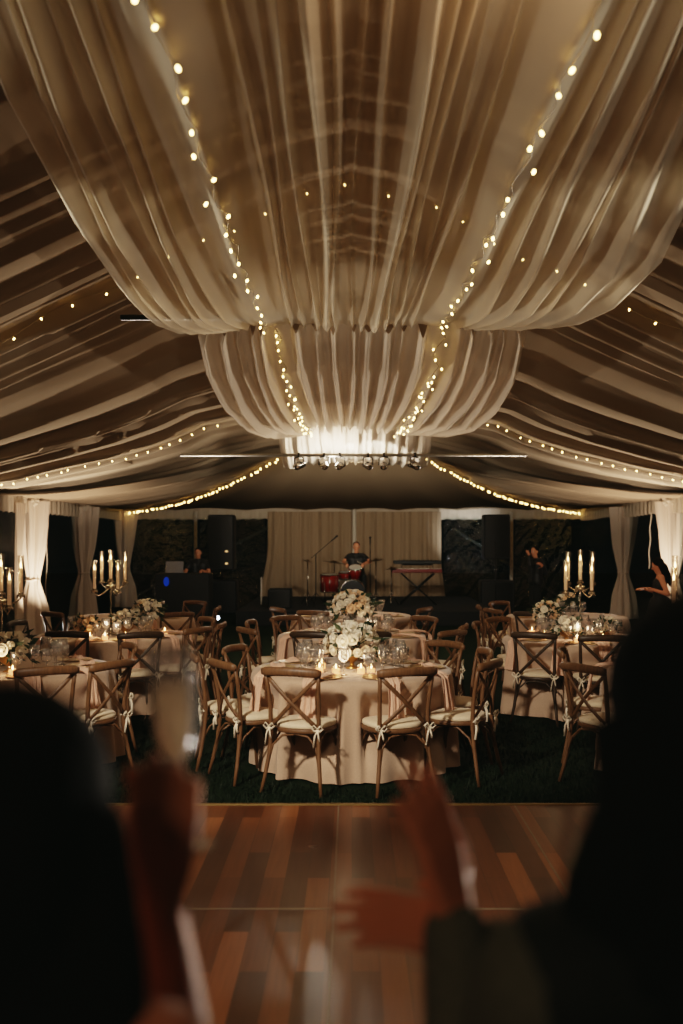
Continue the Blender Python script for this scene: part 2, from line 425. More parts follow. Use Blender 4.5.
# ------------------------------------------------------------------ walls, valances, poles
o = MB().grid(lambda u, v: (-EW - .08, lerp(4, DE, u), lerp(-.005, 2.45, v)), 20, 4).build('wall_left', M_vinyl); struct(o)
o = MB().grid(lambda u, v: (EW + .08, lerp(4, DE, u), lerp(-.005, 2.45, v)), 20, 4).build('wall_right', M_vinyl); struct(o)
o = MB().grid(lambda u, v: (lerp(-EW, EW, u), DE + .12, lerp(-.005, 2.45, v)), 20, 4).build('wall_back', M_vinyl); struct(o)
def crinkled(x0, x1, name, amt, seed):
    def f(u, v):
        x = lerp(x0, x1, u); z = lerp(.02, 2.32, v)
        n1 = 1 - abs(noise.noise(V(x * 1.5 + seed, z * .9 + x * .7, seed))) * 2; n2 = 1 - abs(noise.noise(V(x * 3.4 - z * 2.2, z * 1.2, seed + 3))) * 2
        n3 = noise.noise(V(x * 16, z * 12 + x * 9, seed))
        return (x, DE - .02 - amt * (.10 * n1 + .06 * n2 + .002 * n3), z)
    return struct(MB().grid(f, 90, 80).build(name, M_crinkle))
crinkled(2.42, 4.1, 'window_1', 1.0, 2.0); crinkled(4.3, 5.8, 'window_2', 1.0, 5.0); crinkled(-4.02, -2.3, 'window_3', .5, 9.0); crinkled(-5.8, -4.22, 'window_4', .5, 12.0)
def gathered(p0, p1, ztop, zbot, n, amp, inward, droop=.0, seed=0):
    p0 = Vector(p0); p1 = Vector(p1); L = (p1 - p0).length; inward = Vector(inward)
    def f(u, v):
        q = p0.lerp(p1, u); s = u * L
        a = amp * (.35 + .65 * v) * (math.sin(s * n + 1.3 * math.sin(s * 1.7 + seed)) + .5 * math.sin(s * n * 2.3 + seed))
        z = lerp(ztop, zbot, v) - droop * math.sin(PI * ((u * L / 3.9) % 1.0)) * v
        return tuple(q + inward * (a + .05)) [:2] + (z + (.012 * math.sin(s * n) if v > .9 else 0),)
    return MB().grid(f, int(L * 26), 8)
LEG_Y = (18.8, 22.4, 26.3)
o = gathered((-EW, 4, 0), (-EW, DE, 0), 2.66, 2.30, 22, .018, (1, 0, 0), .03, 1).build('valance', M_val); tag(o, 'gathered cream valance along the left eave of the tent', 'valance', 'valances along the eaves')
o = gathered((EW, 4, 0), (EW, DE, 0), 2.66, 2.30, 22, .018, (-1, 0, 0), .03, 2).build('valance', M_val); tag(o, 'gathered cream valance along the right eave of the tent', 'valance', 'valances along the eaves')
o = gathered((-EW, DE, 0), (EW, DE, 0), 2.66, 2.31, 22, .018, (0, -1, 0), .02, 3).build('valance', M_val); tag(o, 'gathered valance across the dark back wall above the drummer', 'valance', 'valances along the eaves')

def leg_drape(x, y, side, label, waist=1.02, pole=True):
    """tied-back column curtain round a tent pole"""
    r = empty('leg_curtain', (x, y, 0)); tag(r, label, 'curtain', 'tied curtains round the tent poles')
    rr = random.Random(sum(map(ord, label)))
    ph = rr.uniform(0, 6)
    def f(u, v):
        z = lerp(2.50, .0, v); a = u * 2 * PI
        w = interp([(0, .21), (waist - .5, .17), (waist - .05, .08), (waist + .05, .08), (waist + .6, .15), (2.5, .21)], z)
        fold = 1 + .22 * math.sin(a * 7 + ph + .6 * math.sin(z * 2)) + .08 * math.sin(a * 13 + z)
        cx = 0
        return (cx + w * 1.35 * math.cos(a) * fold, w * .8 * math.sin(a) * fold, z)
    MB().grid(f, 84, 40, True).build('curtain', M_legcloth, r)
    cx = 0
    MB().tube([(cx + .12 * math.cos(t * PI / 8), .085 * math.sin(t * PI / 8), waist + .01 * math.sin(t)) for t in range(17)], .02, 6).build('tieback', M_legcloth, r)
    tail = MB().grid(lambda u, v: (cx + side * (-.11 - .03 * u + .02 * math.sin(v * 7)), -.07 - .03 * u, waist + .02 - v * (.5 + .1 * u)), 3, 10)
    tail.build('tie_tail', M_legcloth, r)
    return r
leg_drape(-EW + .10, LEG_Y[0], -1, 'warmly lit tied curtain on the tent pole at the far left edge')
leg_drape(-EW + .10, LEG_Y[1], -1, 'tied curtain on the second tent pole from the left, behind the candelabra')
leg_drape(-EW + .15, LEG_Y[2] - .1, -1, 'dim tied curtain at the back left corner of the tent')
leg_drape(EW - .02, LEG_Y[0] + .2, 1, 'brightly lit tied curtain on the tent pole at the right edge')
leg_drape(EW - .02, LEG_Y[1], 1, 'grey tied curtain left of the woman by the right wall')
# a second panel pulled aside at the picture's left edge
o = MB().grid(lambda u, v: (-6.02 + .03 * math.sin(u * 30 + v * 3), 17.9 + u * .55 * (1 - .45 * math.sin(PI * v * .9)), lerp(2.45, .0, v)), 40, 16).build('side_curtain', M_legcloth)
tag(o, 'dim loose curtain panel hanging at the extreme left edge', 'curtain')
# bows where the valance meets the poles
for x, y, lb in ((-EW + .14, 18.68, 'ruched fabric rosette on the valance above the far left curtain'), (-EW + .14, 22.3, 'ruched fabric rosette above the second left curtain'), (EW - .14, 18.86, 'ruched fabric rosette on the valance above the right edge curtain')):
    b = MB()
    for k in range(9):
        a = k * 2 * PI / 9
        b.ell((.06 * math.cos(a), -.02, .06 * math.sin(a)), (.05, .03, .07), 8, 6, Matrix.Rotation(-a + PI / 2, 3, 'Y'))
    b.ell((0, -.05, 0), (.045, .03, .045), 8, 6)
    o = b.build('rosette', M_val, loc=(x, y, 2.52)); tag(o, lb, 'rosette', 'rosettes on the valance')

def pole(x, y, z1, lb, r=.045):
    p = empty('tent_pole', (x, y, 0)); tag(p, lb, 'pole', 'white poles of the back wall')
    MB().tube([(0, 0, 0), (0, 0, z1)], r, 8).build('shaft', M_white_paint, p)
    MB().rbox((0, 0, .01), (.2, .2, .02), .004).build('foot_plate', M_alu, p, False)
    b = MB()
    for k in range(9): b.rbox((0, -r - .001, .4 + k * .2), (.03, .006, .05), .002)
    b.build('slot_rail', M_alu, p, False)
    return p
pole(-4.12, 26.35, 2.5, 'white tent pole of the back wall behind the man at the laptop')
pole(4.2, 26.35, 2.5, 'white tent pole of the back wall beside the right loudspeaker')
def brace(a, b, lb):
    o = MB().tube([a, b], .035, 8).build('brace_pole', M_brace); tag(o, lb, 'pole', 'slanting braces seen through the vinyl')
brace((-6.3, 27.0, 0), (-2.2, 27.0, 2.12), 'pale slanting brace seen through the vinyl left of the back curtain')
brace((2.75, 27.0, 2.05), (5.94, 27.0, .0), 'pale slanting brace seen through vinyl right of the back curtain')
# back curtain
def backc(u, v):
    x = lerp(-2.22, 2.35, u); z = lerp(2.5, .02, v)
    flare = sstep(.12, 0, u) * sstep(.35, 1, v) * .22 + -sstep(.95, 1, u) * sstep(.5, 1, v) * .12
    return (x - flare, 26.32 + .045 * math.sin(x * 17 + 1.5 * math.sin(x * 2.1)) + .02 * math.sin(x * 41), z)
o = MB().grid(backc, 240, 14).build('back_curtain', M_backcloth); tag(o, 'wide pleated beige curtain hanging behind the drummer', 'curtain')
o = MB().tube([(.06, 26.2, 0), (.06, 26.2, 2.62)], .05, 10).build('tent_pole', M_white_paint); tag(o, 'centre tent pole in front of the beige back curtain', 'pole')
# cords
def cord(x, y, z0, z1, lb):
    pts = [(x + .012 * math.sin(k * 1.1) - .003 * k, y, lerp(z0, z1, k / 14)) for k in range(15)]
    o = MB().tube(pts, .011, 6).build('cord', M_val); tag(o, lb, 'cord')
cord(-5.95, 19.55, 2.35, .3, 'pale twisted cord hanging beside the far left curtain')
cord(5.95, 19.9, 2.35, 1.2, 'pale cord hanging beside the right edge curtain')

# ------------------------------------------------------------------ central sheer drapes
def gauss(x, w): return math.exp(-(x / w) ** 2)
def drape(name, lab, d0, d1, left, right, inner, folds, mid, nu=420, nv=150, minor=(46, .02), fine=None, M=M_sheer, cx=None, base_d=0.0, rail_fade=0.0):
    """left/right: tables d -> (X, z) of the two edges; inner: d -> z; folds: (u, width, amp near, amp far)"""
    def f(i, v):
        d = lerp(d0, d1, v); u = i * 2 - 1
        xl, zl = interp(left, d); xr, zr = interp(right, d); zi = interp(inner, d)
        c = interp(cx, d) if cx else (-.0, .0)
        sl, sr = mid
        if u < -.45: t = (-.45 - u) / .55; x = lerp(sl(d), xl, t); z = lerp(zi, zl, sstep(0, 1, t) * .6 + t * .4)
        elif u > .45: t = (u - .45) / .55; x = lerp(sr(d), xr, t); z = lerp(zi, zr, sstep(0, 1, t) * .6 + t * .4)
        else:
            x = lerp(sl(d), sr(d), (u + .45) / .9); z = zi
        k = (d - d0) / (d1 - d0)
        for (uk, w, an, af) in folds:
            ww = w * (1 + .12 * math.sin(d * 1.3 + uk * 20))
            z -= lerp(an, af, k) * (1 - rail_fade * sstep(.84, 1, k)) * gauss(u - uk - .012 * math.sin(d * .9 + uk * 31), ww)
        nf, na = minor
        z -= na * (.3 + .9 * k) * abs(math.sin(u * nf + 1.4 * math.sin(u * 9) + .25 * math.sin(d * 1.1))) ** 2
        z += .015 * noise.noise(V(u * 6, d * .7, 5))
        if fine: z -= fine(u, d, k)
        return (x, d, z)
    o = MB().grid(f, nu, nv).build(name, M)
    den = []
    for j in range(nv + 1):
        d = lerp(d0, d1, j / nv); k = j / nv
        for i in range(nu + 1):
            u = i / nu * 2 - 1; q = .0
            for (uk, w, an, af) in folds:
                ww = w * (1 + .12 * math.sin(d * 1.3 + uk * 20))
                q = max(q, gauss(u - uk - .012 * math.sin(d * .9 + uk * 31), ww * 1.15) * min(1, .55 + 3 * lerp(an, af, k)))
            q = max(q, sstep(.93, 1.0, abs(u)), .35 * abs(math.sin(u * minor[0] + 1.4 * math.sin(u * 9) + .25 * math.sin(d * 1.1))) ** 6, base_d + .45 * sstep(.8, 1, k) )
            den.append(min(1, q + .08 * noise.noise(V(u * 9, d, 3))))
    at = o.data.attributes.new('density', 'FLOAT', 'POINT'); at.data.foreach_set('value', den)
    return o, f
L1E = [(2.4, -1.3, 4.25), (4.7, -1.65, 4.02), (6.45, -1.79, 3.87), (7.9, -1.83, 3.80), (8.9, -1.78, 3.76), (9.2, -1.62, 3.73), (9.4, -1.36, 3.80)]
R1E = [(2.4, 1.6, 4.6), (4.7, 1.95, 4.25), (6.6, 2.18, 3.95), (7.4, 2.29, 3.88), (8.4, 2.26, 3.83), (9.0, 2.08, 3.78), (9.25, 1.85, 3.78), (9.4, 1.52, 3.83)]
IN1 = [(2.4, 3.82), (5.5, 3.84), (8.5, 3.86), (9.2, 3.85), (9.4, 3.84)]
folds1 = [(-.45, .044, .16, .12), (.45, .046, .16, .12), (-.195, .011, .14, .20), (-.125, .022, .26, .24), (-.085, .011, .16, .2), (-.02, .009, .08, .14), (.045, .013, .16, .2), (.115, .022, .26, .26), (.155, .011, .16, .2), (.205, .010, .16, .16),
          (-.64, .014, .03, .14), (-.70, .020, .10, .16), (-.76, .012, .05, .14), (-.84, .024, .16, .14), (-.90, .012, .08, .1), (-.97, .026, .16, .08), (.57, .013, .04, .15), (.63, .018, .06, .16), (.72, .022, .10, .16), (.77, .011, .05, .12), (.85, .026, .14, .13), (.97, .028, .16, .08), (-.31, .010, .02, .14), (.31, .010, .02, .14), (-.26, .008, .0, .1), (.26, .008, .0, .1)]
dr1, f1 = drape('ceiling_drape', '', 2.4, 9.4, L1E, R1E, IN1, folds1, (lambda d: lerp(-.68, -.80, (d - 2.4) / 7), lambda d: lerp(.86, .83, (d - 2.4) / 7)), nu=800, nv=140, minor=(38, .012), rail_fade=.7)
tag(dr1, 'large sheer cream drape overhead, the nearest of the ceiling swags', 'drape', 'sheer swags under the tent roof')
L2E = [(9.42, -1.42, 3.86), (9.55, -1.47, 3.76), (10.3, -1.50, 3.52), (11.6, -1.52, 3.38), (13.4, -1.49, 3.34), (14.2, -1.28, 3.32), (14.6, -.78, 3.42)]
R2E = [(9.42, 1.62, 3.86), (9.55, 1.66, 3.78), (10.3, 1.70, 3.52), (11.6, 1.72, 3.38), (13.4, 1.71, 3.34), (14.2, 1.40, 3.34), (14.6, .84, 3.42)]
IN2 = [(9.42, 3.88), (9.6, 3.80), (10.3, 3.56), (11.6, 3.44), (13.4, 3.40), (14.6, 3.45)]
folds2 = [(-.45, .05, .05, .08), (.45, .05, .05, .08)] + [(u, random.Random(int(u * 100)).uniform(.012, .028), random.Random(int(u * 77)).uniform(.09, .19), .10) for u in (-.95, -.84, -.72, -.63, -.55, -.33, -.24, -.13, -.04, .06, .15, .24, .34, .56, .66, .77, .87, .96)]
dr2, f2 = drape('ceiling_drape', '', 9.42, 14.6, L2E, R2E, IN2, folds2, (lambda d: lerp(-.72, -.60, (d - 9.4) / 5.2), lambda d: lerp(.86, .66, (d - 9.4) / 5.2)), nu=480, nv=110, minor=(52, .025), M=M_sheer2, base_d=.3)
tag(dr2, 'gathered sheer drape hanging like a curtain below the dark crossbar', 'drape', 'sheer swags under the tent roof')
L3E = [(14.62, -1.08, 3.46), (15.2, -1.1, 3.2), (16.4, -1.12, 2.98), (17.5, -1.1, 3.05), (19.8, -1.1, 3.5)]
R3E = [(14.62, 1.16, 3.46), (15.2, 1.2, 3.2), (16.4, 1.24, 3.0), (17.5, 1.2, 3.05), (19.8, 1.2, 3.5)]
IN3 = [(14.62, 3.47), (15.2, 3.28), (16.4, 3.12), (17.5, 3.15), (19.8, 3.5)]
folds3 = [(u, .02, .05, .05) for u in (-.9, -.75, -.6, -.42, -.28, -.1, .05, .22, .4, .58, .72, .9)]
dr3, f3 = drape('ceiling_drape', '', 14.62, 19.8, L3E, R3E, IN3, folds3, (lambda d: -.5, lambda d: .55), nu=220, nv=60, minor=(44, .03), M=M_sheer2, base_d=.5)
tag(dr3, 'farthest small sheer drape glowing white behind the spotlights', 'drape', 'sheer swags under the tent roof')
# crossbar and lighting bar
o = MB().tube([(-2.18, 9.43, 3.90), (1.95, 9.43, 3.90)], .028, 8).build('crossbar', M_metal_dk); tag(o, 'dark horizontal crossbar carrying the first ceiling drape', 'bar')
o = MB().tube([(-2.56, 14.9, 3.05), (2.6, 14.9, 3.05)], .024, 8).build('lighting_bar', M_alu); tag(o, 'thin grey bar across the tent with stage spotlights hung below', 'bar')
def spot_fixture():
    r = empty('stage_spotlight')
    Mx = Matrix.Rotation(math.radians(-70), 3, 'X')
    MB().lathe([(.01, -.1), (.045, -.1), (.055, -.07), (.06, .06), (.068, .09), (.068, .10), (.06, .10)], (0, 0, -.13), 16, Mx).build('housing', M_chrome, r)
    MB().lathe([(.001, .092), (.058, .092)], (0, 0, -.13), 16, Mx).build('lens', M_spotlens, r)
    y = MB().tube([(-.075, 0, -.13), (-.075, 0, -.02), (0, 0, .0), (.075, 0, -.02), (.075, 0, -.13)], .01, 6); y.build('yoke', M_metal_dk, r)
    MB().rbox((0, 0, .02), (.04, .05, .07), .01).build('clamp', M_metal_dk, r, False)
    return r
sp0 = spot_fixture()
for i, px in enumerate((299, 324, 340, 368, 384, 415)):
    r = sp0 if i == 0 else copy_tree(sp0)
    r.location = ((px - 352) * .0149, 14.9, 3.03); r.rotation_euler = (0, 0, (-.5, .15, -.3, .3, -.1, .5)[i])
    tag(r, ('leftmost stage spotlight under the thin grey lighting bar', 'second stage spotlight from the left under the grey bar', 'third stage spotlight from the left, left of centre', 'fourth stage spotlight from left, just right of the centre gap', 'fifth stage spotlight from left under the grey bar', 'rightmost stage spotlight under the thin grey lighting bar')[i], 'spotlight', 'stage spotlights on the bar')

# ------------------------------------------------------------------ string lights
bulb_me = MB().ell((0, 0, -.014), (.0095, .0095, .014), 8, 6).mesh('bulb'); bulb_me.materials.append(M_bulb)
bulb_far = MB().ell((0, 0, -.014), (.015, .015, .02), 8, 6).mesh('bulb'); bulb_far.materials.append(M_bulb)
def string_light(pts, spacing, lb, jit=.02, seed=1, bm=bulb_me, drop=.0):
    r = empty('string_light', pts[0]); tag(r, lb, 'string lights', 'warm string lights')
    o0 = Vector(pts[0]); rr = random.Random(seed)
    P = [Vector(p) - o0 for p in pts]
    MB().tube([p + V(0, 0, -drop) for p in P], .0035, 5).build('wire', M_wire, r)
    acc = spacing * .5
    for a, b in zip(P, P[1:]):
        L = (b - a).length; s = acc
        while s < L:
            q = a.lerp(b, s / L) + V(rr.uniform(-jit, jit), rr.uniform(-jit, jit), -drop - rr.uniform(0, jit))
            bo = bpy.data.objects.new('bulb', bm); C.objects.link(bo); bo.parent = r; bo.location = q
            bo.rotation_euler = (rr.uniform(-.7, .7), rr.uniform(-.7, .7), 0)
            s += spacing * rr.uniform(.75, 1.3)
        acc = s - L
    return r
def on(f, u, v, dz=.03):
    p = f((u + 1) / 2, v); return (p[0], p[1], p[2] - dz)
string_light([on(f1, -.45 + .012 * math.sin(k * 1.7), k / 40, .035) for k in range(4, 41)], .30, 'string of warm bulbs down the left fold of the nearest drape', .045, 1)
string_light([on(f1, .45 + .012 * math.sin(k * 1.9), k / 40, .035) for k in range(4, 41)], .30, 'string of warm bulbs down the right fold of the nearest drape', .045, 2)
string_light([on(f2, -.45 + .03 * math.sin(k * 2.1), k / 30, .03) for k in range(0, 31)], .16, 'string of bulbs down the left of the gathered middle drape', .035, 3)
string_light([on(f2, .45 + .03 * math.sin(k * 1.9), k / 30, .03) for k in range(0, 31)], .16, 'string of bulbs down the right of the gathered middle drape', .035, 4)
string_light([(x, 9.76, roof_z(x, 9.76) - .10 - .04 * math.sin(x * 5)) for x in [lerp(-4.4, 4.4, k / 50) for k in range(51)]], .36, 'string of bulbs arching over the roof peak, seen through the nearest drape', .03, 5)
string_light([(x, 14.6, min(roof_z(x, 14.6), interp(RB_T, -x)) - .05) for x in [lerp(-1.9, -5.6, k / 30) for k in range(31)]], .17, 'string of bulbs sloping down the left roof to the far left curtain', .02, 6)
string_light([(x, 14.6, min(roof_z(x, 14.6), interp(RB_T, x)) - .05) for x in [lerp(1.9, 5.6, k / 30) for k in range(31)]], .17, 'string of bulbs sloping down the right roof to the right curtain', .02, 7)
def hip(t, s): return (s * (1.43 + 4.62 * t), DC + (DE - .12 - DC) * t, zh(t) - .10)
string_light([hip(k / 30, -1) for k in range(31)], .16, 'dense string of bulbs along the left hip of the roof at the back', .03, 8, bulb_far)
string_light([hip(k / 30, 1) for k in range(31)], .16, 'dense string of bulbs along the right hip of the roof at the back', .03, 9, bulb_far)

# ------------------------------------------------------------------ chair
def make_chair(M):
    r = empty('crossback_chair')
    # seat frame: rounded wooden seat
    def seat_prof(k, n=28, s=1.0):
        a = 2 * PI * k / n; c, sn = math.cos(a), math.sin(a)
        q = 2.8; rr = 1 / ((abs(c) ** q + abs(sn) ** q) ** (1 / q))
        x = rr * c * .215 * s; y = rr * sn * .205 * s
        return x * (1 + .10 * (y / .2)), y
    def slab(z0, z1, s, dome=0):
        m = MB(); n = 28; vs = []; fs = []
        rings = [(z0, .97), (z0 + (z1 - z0) * .25, 1.0), (z1 - (z1 - z0) * .3, 1.0), (z1, .95), (z1 + dome * .7, .7), (z1 + dome, .35), (z1 + dome, .01)] if dome else [(z0, .98), (z0 + .004, 1), (z1 - .006, 1), (z1, .98), (z1, .01)]
        for z, k in rings:
            for i in range(n):
                x, y = seat_prof(i, n, s * k); vs.append((x, y, z))
        for j in range(len(rings) - 1):
            for i in range(n):
                a, b = j * n + i, j * n + (i + 1) % n; fs.append((a, b, b + n, a + n))
        fs.append(tuple(range(n))[::-1])
        return m.add(vs, fs)
    slab(.425, .455, 1.0).build('seat', M, r)
    cu = slab(.456, .492, .97, .012).build('cushion', M_cush, r)
    for sx in (-1, 1):
        t = MB(); bx, by, bz = sx * .187, -.212, .468
        t.tube([(bx - sx * .02, by + .03, bz), (bx, by - .012, bz + .01), (bx + sx * .018, by - .005, bz), (bx, by + .01, bz - .006)], .006, 5)
        for k, (dx, dz) in enumerate(((.045, .02), (-.04, .022))):
            t.tube([(bx, by - .015, bz), (bx + dx * .6, by - .03, bz + dz + .012), (bx + dx, by - .03, bz + dz - .01), (bx + dx * .5, by - .025, bz - .012), (bx, by - .015, bz)], .005, 5, (1, 1.8))
        for dx in (.02, -.028):
            t.tube([(bx, by - .015, bz), (bx + dx * .6, by - .028, bz - .05), (bx + dx, by - .022, bz - .10 + dx)], .0055, 5, (1, 1.9))
        t.build('ribbon_tie', M_tie, cu)
    for sx in (-1, 1):
        MB().tube([(sx * .17, .17, .43), (sx * .177, .185, .25), (sx * .19, .205, .0)], [.017, .0155, .012], 8).build('front_leg', M, r)
        MB().tube([(sx * .232, -.272, .0), (sx * .212, -.245, .12), (sx * .19, -.215, .28), (sx * .184, -.198, .44), (sx * .187, -.207, .60), (sx * .196, -.232, .76), (sx * .206, -.258, .872)],
                  [.013, .015, .0165, .0175, .0165, .0155, .015], 8).build('rear_leg', M, r)
    def arc(x): return -.264 - .045 * (1 - (x / .225) ** 2)
    n = 14; m = MB()
    m.tube([(lerp(-.228, .228, k / n), arc(lerp(-.228, .228, k / n)), .868 + .012 * (1 - (2 * k / n - 1) ** 2)) for k in range(n + 1)],
           [.013 if k in (0, n) else .0185 for k in range(n + 1)], 10, (1.75, 1.0), up=(0, 0, 1))
    m.build('top_rail', M, r)
    for sx in (-1, 1):
        pts = []
        for k in range(9):
            t = k / 8; x = sx * lerp(-.192, .178, t); z = lerp(.835, .475, t)
            y = lerp(-.247, -.203, t) - .030 * math.sin(PI * t) - sx * .004
            pts.append((x, y, z))
        MB().tube(pts, .0115, 8, (.75, 1.35), up=(0, 1, 0)).build('cross_slat', M, r)
    # bentwood arches under the seat
    m = MB()
    m.tube([(-.193, -.228, .22), (-.165, -.21, .34), (-.10, -.19, .405), (0, -.18, .418), (.10, -.19, .405), (.165, -.21, .34), (.193, -.228, .22)], .009, 6)
    m.build('arch_brace', M, r)
    for sx in (-1, 1):
        MB().tube([(sx * .192, -.222, .24), (sx * .18, -.17, .34), (sx * .17, -.08, .405), (sx * .165, 0, .415), (sx * .168, .09, .40), (sx * .176, .16, .33), (sx * .182, .188, .22)], .0085, 6).build('arch_brace', M, r)
    return r
chair_a = make_chair(M_wood); chair_b = make_chair(M_wood_shaded); used = {}
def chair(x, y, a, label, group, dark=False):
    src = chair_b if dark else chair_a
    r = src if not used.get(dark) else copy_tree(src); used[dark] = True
    a = math.radians(a)
    r.location = (x - .29 * math.sin(a), y + .29 * math.cos(a), 0); r.rotation_euler = (0, 0, a)
    tag(r, label, 'chair', group); return r
T = {'C1': (0, 8.15), 'C2': (0.0, 10.95), 'C3': (0, 13.7), 'L1': (-2.8, 8.2), 'L2': (-2.63, 10.9), 'L3': (-2.95, 13.4), 'R1': (2.82, 8.05), 'R2': (2.42, 10.6), 'R3': (2.9, 13.5)}
TN = {'C1': 'front centre table', 'C2': 'second centre table', 'C3': 'third centre table', 'L1': 'front left table', 'L2': 'second left table', 'L3': 'rear left table', 'R1': 'front right table', 'R2': 'second right table', 'R3': 'rear right table'}
CH = [
 ('C1', -.44, 7.06, -20, 0, 'wooden cross-back chair facing away, left of the two before the front centre table'),
 ('C1', .40, 7.06, 20, 0, 'wooden cross-back chair facing away, right of the two before the front centre table'),
 ('C1', -1.00, 7.52, -58, 0, 'wooden cross-back chair at the left near corner of the front centre table'),
 ('C1', 1.06, 7.50, 60, 0, 'wooden cross-back chair turned sideways at the right near side of front centre table'),
 ('C1', -1.27, 8.02, -80, 0, 'chair seen edge-on just behind the left side chair of the front centre table'),
 ('C1', -1.02, 8.52, -110, 0, 'dim cross-back chair at the far left side of the front centre table'),
 ('C1', 1.12, 8.28, 96, 0, 'cross-back chair behind the sideways chair, right of the front centre table'),
 ('C1', .84, 8.88, 133, 0, 'cross-back chair at the far right side of the front centre table'),
 ('L1', -2.17, 7.12, 28, 0, 'cross-back chair at the front left table, half hidden by the dark head'),
 ('L1', -1.77, 7.46, 58, 0, 'cross-back chair left of the champagne flute, at the front left table'),
 ('L1', -1.92, 8.70, 118, 0, 'brown chair behind the flute-side chair, far side of the front left table'),
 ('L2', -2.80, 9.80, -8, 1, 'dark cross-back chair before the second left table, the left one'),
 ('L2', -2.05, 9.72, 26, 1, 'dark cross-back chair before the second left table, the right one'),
 ('L2', -1.56, 10.25, 60, 0, 'dim chair at the right near side of the second left table'),
 ('L2', -1.40, 10.85, 88, 0, 'chair seen edge-on at the right side of the second left table'),
 ('L2', -1.66, 11.55, 122, 0, 'dim chair at the far right side of the second left table'),
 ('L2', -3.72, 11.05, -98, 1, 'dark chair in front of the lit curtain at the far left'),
 ('L3', -2.14, 12.28, 32, 0, 'chair before the rear left table, against its white cloth'),
 ('L3', -1.78, 13.35, 92, 0, 'dim chair at the right side of the rear left table'),
 ('L3', -2.25, 14.45, 146, 0, 'dim chair on the far side of the rear left table'),
 ('L3', -3.72, 12.35, -38, 0, 'chair at the near left side of rear left table, beside the tied curtain'),
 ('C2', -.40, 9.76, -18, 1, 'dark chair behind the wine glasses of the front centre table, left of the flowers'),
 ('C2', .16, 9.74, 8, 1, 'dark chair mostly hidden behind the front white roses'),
 ('C2', -1.10, 10.22, -58, 0, 'chair at the left near side of the second centre table'),
 ('C2', -1.14, 11.10, -97, 0, 'chair at the left side of the second centre table'),
 ('C2', 1.02, 9.95, 46, 0, 'dim chair at the right near side of the second centre table'),
 ('C2', 1.20, 10.62, 75, 0, 'chair seen edge-on at the right side of the second centre table'),
 ('C2', .86, 11.68, 130, 0, 'chair at the far right side of the second centre table'),
 ('C2', -.80, 11.75, -136, 0, 'chair at the far left side of the second centre table'),
 ('C3', -.50, 12.55, -24, 0, 'chair before the third centre table, left of the tall flowers'),
 ('C3', -1.0, 13.15, -60, 0, 'chair at the left side of the third centre table'),
 ('C3', .98, 13.15, 60, 0, 'chair at the right side of the third centre table, below the keyboard stand'),
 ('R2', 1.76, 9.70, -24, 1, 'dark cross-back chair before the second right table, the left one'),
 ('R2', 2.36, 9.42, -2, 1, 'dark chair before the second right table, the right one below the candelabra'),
 ('R2', 1.34, 10.88, -104, 0, 'chair at the left side of the second right table, nearer the aisle'),
 ('R2', 1.66, 11.52, -138, 0, 'chair at the far left side of the second right table'),
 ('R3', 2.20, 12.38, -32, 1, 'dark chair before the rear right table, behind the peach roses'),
 ('R3', 1.80, 12.92, -66, 0, 'dim chair at the near left side of the rear right table'),
 ('R3', 1.72, 13.60, -94, 0, 'dim chair at the left side of the rear right table, second from aisle'),
 ('R3', 2.10, 14.40, -138, 0, 'dim chair at the far left side of the rear right table'),
 ('R1', 1.74, 8.32, -104, 0, 'chair with bow-tied cushion at the left far side of the front right table'),
 ('R1', 1.66, 7.28, -58, 0, 'chair nearest the dark-haired woman, left near side of the front right table'),
]
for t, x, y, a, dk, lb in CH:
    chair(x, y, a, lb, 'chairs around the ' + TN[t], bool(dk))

# ------------------------------------------------------------------ tablecloths
RT, ZT = .80, .76
CLOTH_LABEL = {'C1': 'champagne floor-length cloth on the front centre table nearest the dance floor', 'C2': 'champagne cloth on the second centre table behind the front roses', 'C3': 'champagne cloth on the third centre table nearest the drummer',
 'L1': 'champagne cloth on the front left table, partly cut by the picture edge', 'L2': 'champagne cloth on the second left table under the five-candle candelabra', 'L3': 'pale cloth on the rear left table by the dark wall',
 'R1': 'champagne cloth on the front right table behind the dark-haired head', 'R2': 'champagne cloth on the second right table under the candelabra', 'R3': 'pale cloth on the rear right table at the edge of the dark'}
for key, (cx, cy) in T.items():
    dents = []
    for t, x, y, a, dk, lb in CH:
        if t != key: continue
        ar = math.radians(a); px, py = x - .29 * math.sin(ar) - cx, y + .29 * math.cos(ar) - cy
        rc = math.hypot(px, py); dents.append((math.atan2(px, -py), rc - .235))
    rr = random.Random(sum(map(ord, key))); ph = [rr.uniform(0, 6.28) for _ in range(4)]
    def cl(u, v, dents=dents, ph=ph):
        a = u * 2 * PI
        if v < .22: r = RT * v / .22; z = ZT
        else:
            k = (v - .22) / .78; z = lerp(ZT, .012, k)
            fold = math.sin(a * 15 + ph[0] + math.sin(a * 3 + ph[1])) * .6 + math.sin(a * 9 + ph[2]) * .4
            r = RT + .012 + k ** .7 * (.05 + .095 * fold) - .012 * sstep(.06, 0, k)
            lim = 9
            for da, rd in dents:
                dd = (a - da + PI) % (2 * PI) - PI
                lim = min(lim, rd + .03 + 3.8 * max(0, abs(dd) - .22) ** 1.15)
            w = sstep(.04, .26, k) * (1 - .5 * sstep(.5, .9, k))
            r = lerp(r, min(r, max(lim, .5)), w)
            if v < .235: z = ZT - .003
        return (r * math.sin(a), -r * math.cos(a), z)
    o = MB().grid(cl, 200, 36, True).build('tablecloth', M_cloth, loc=(cx, cy, 0))
    tag(o, CLOTH_LABEL[key], 'tablecloth', 'champagne tablecloths')

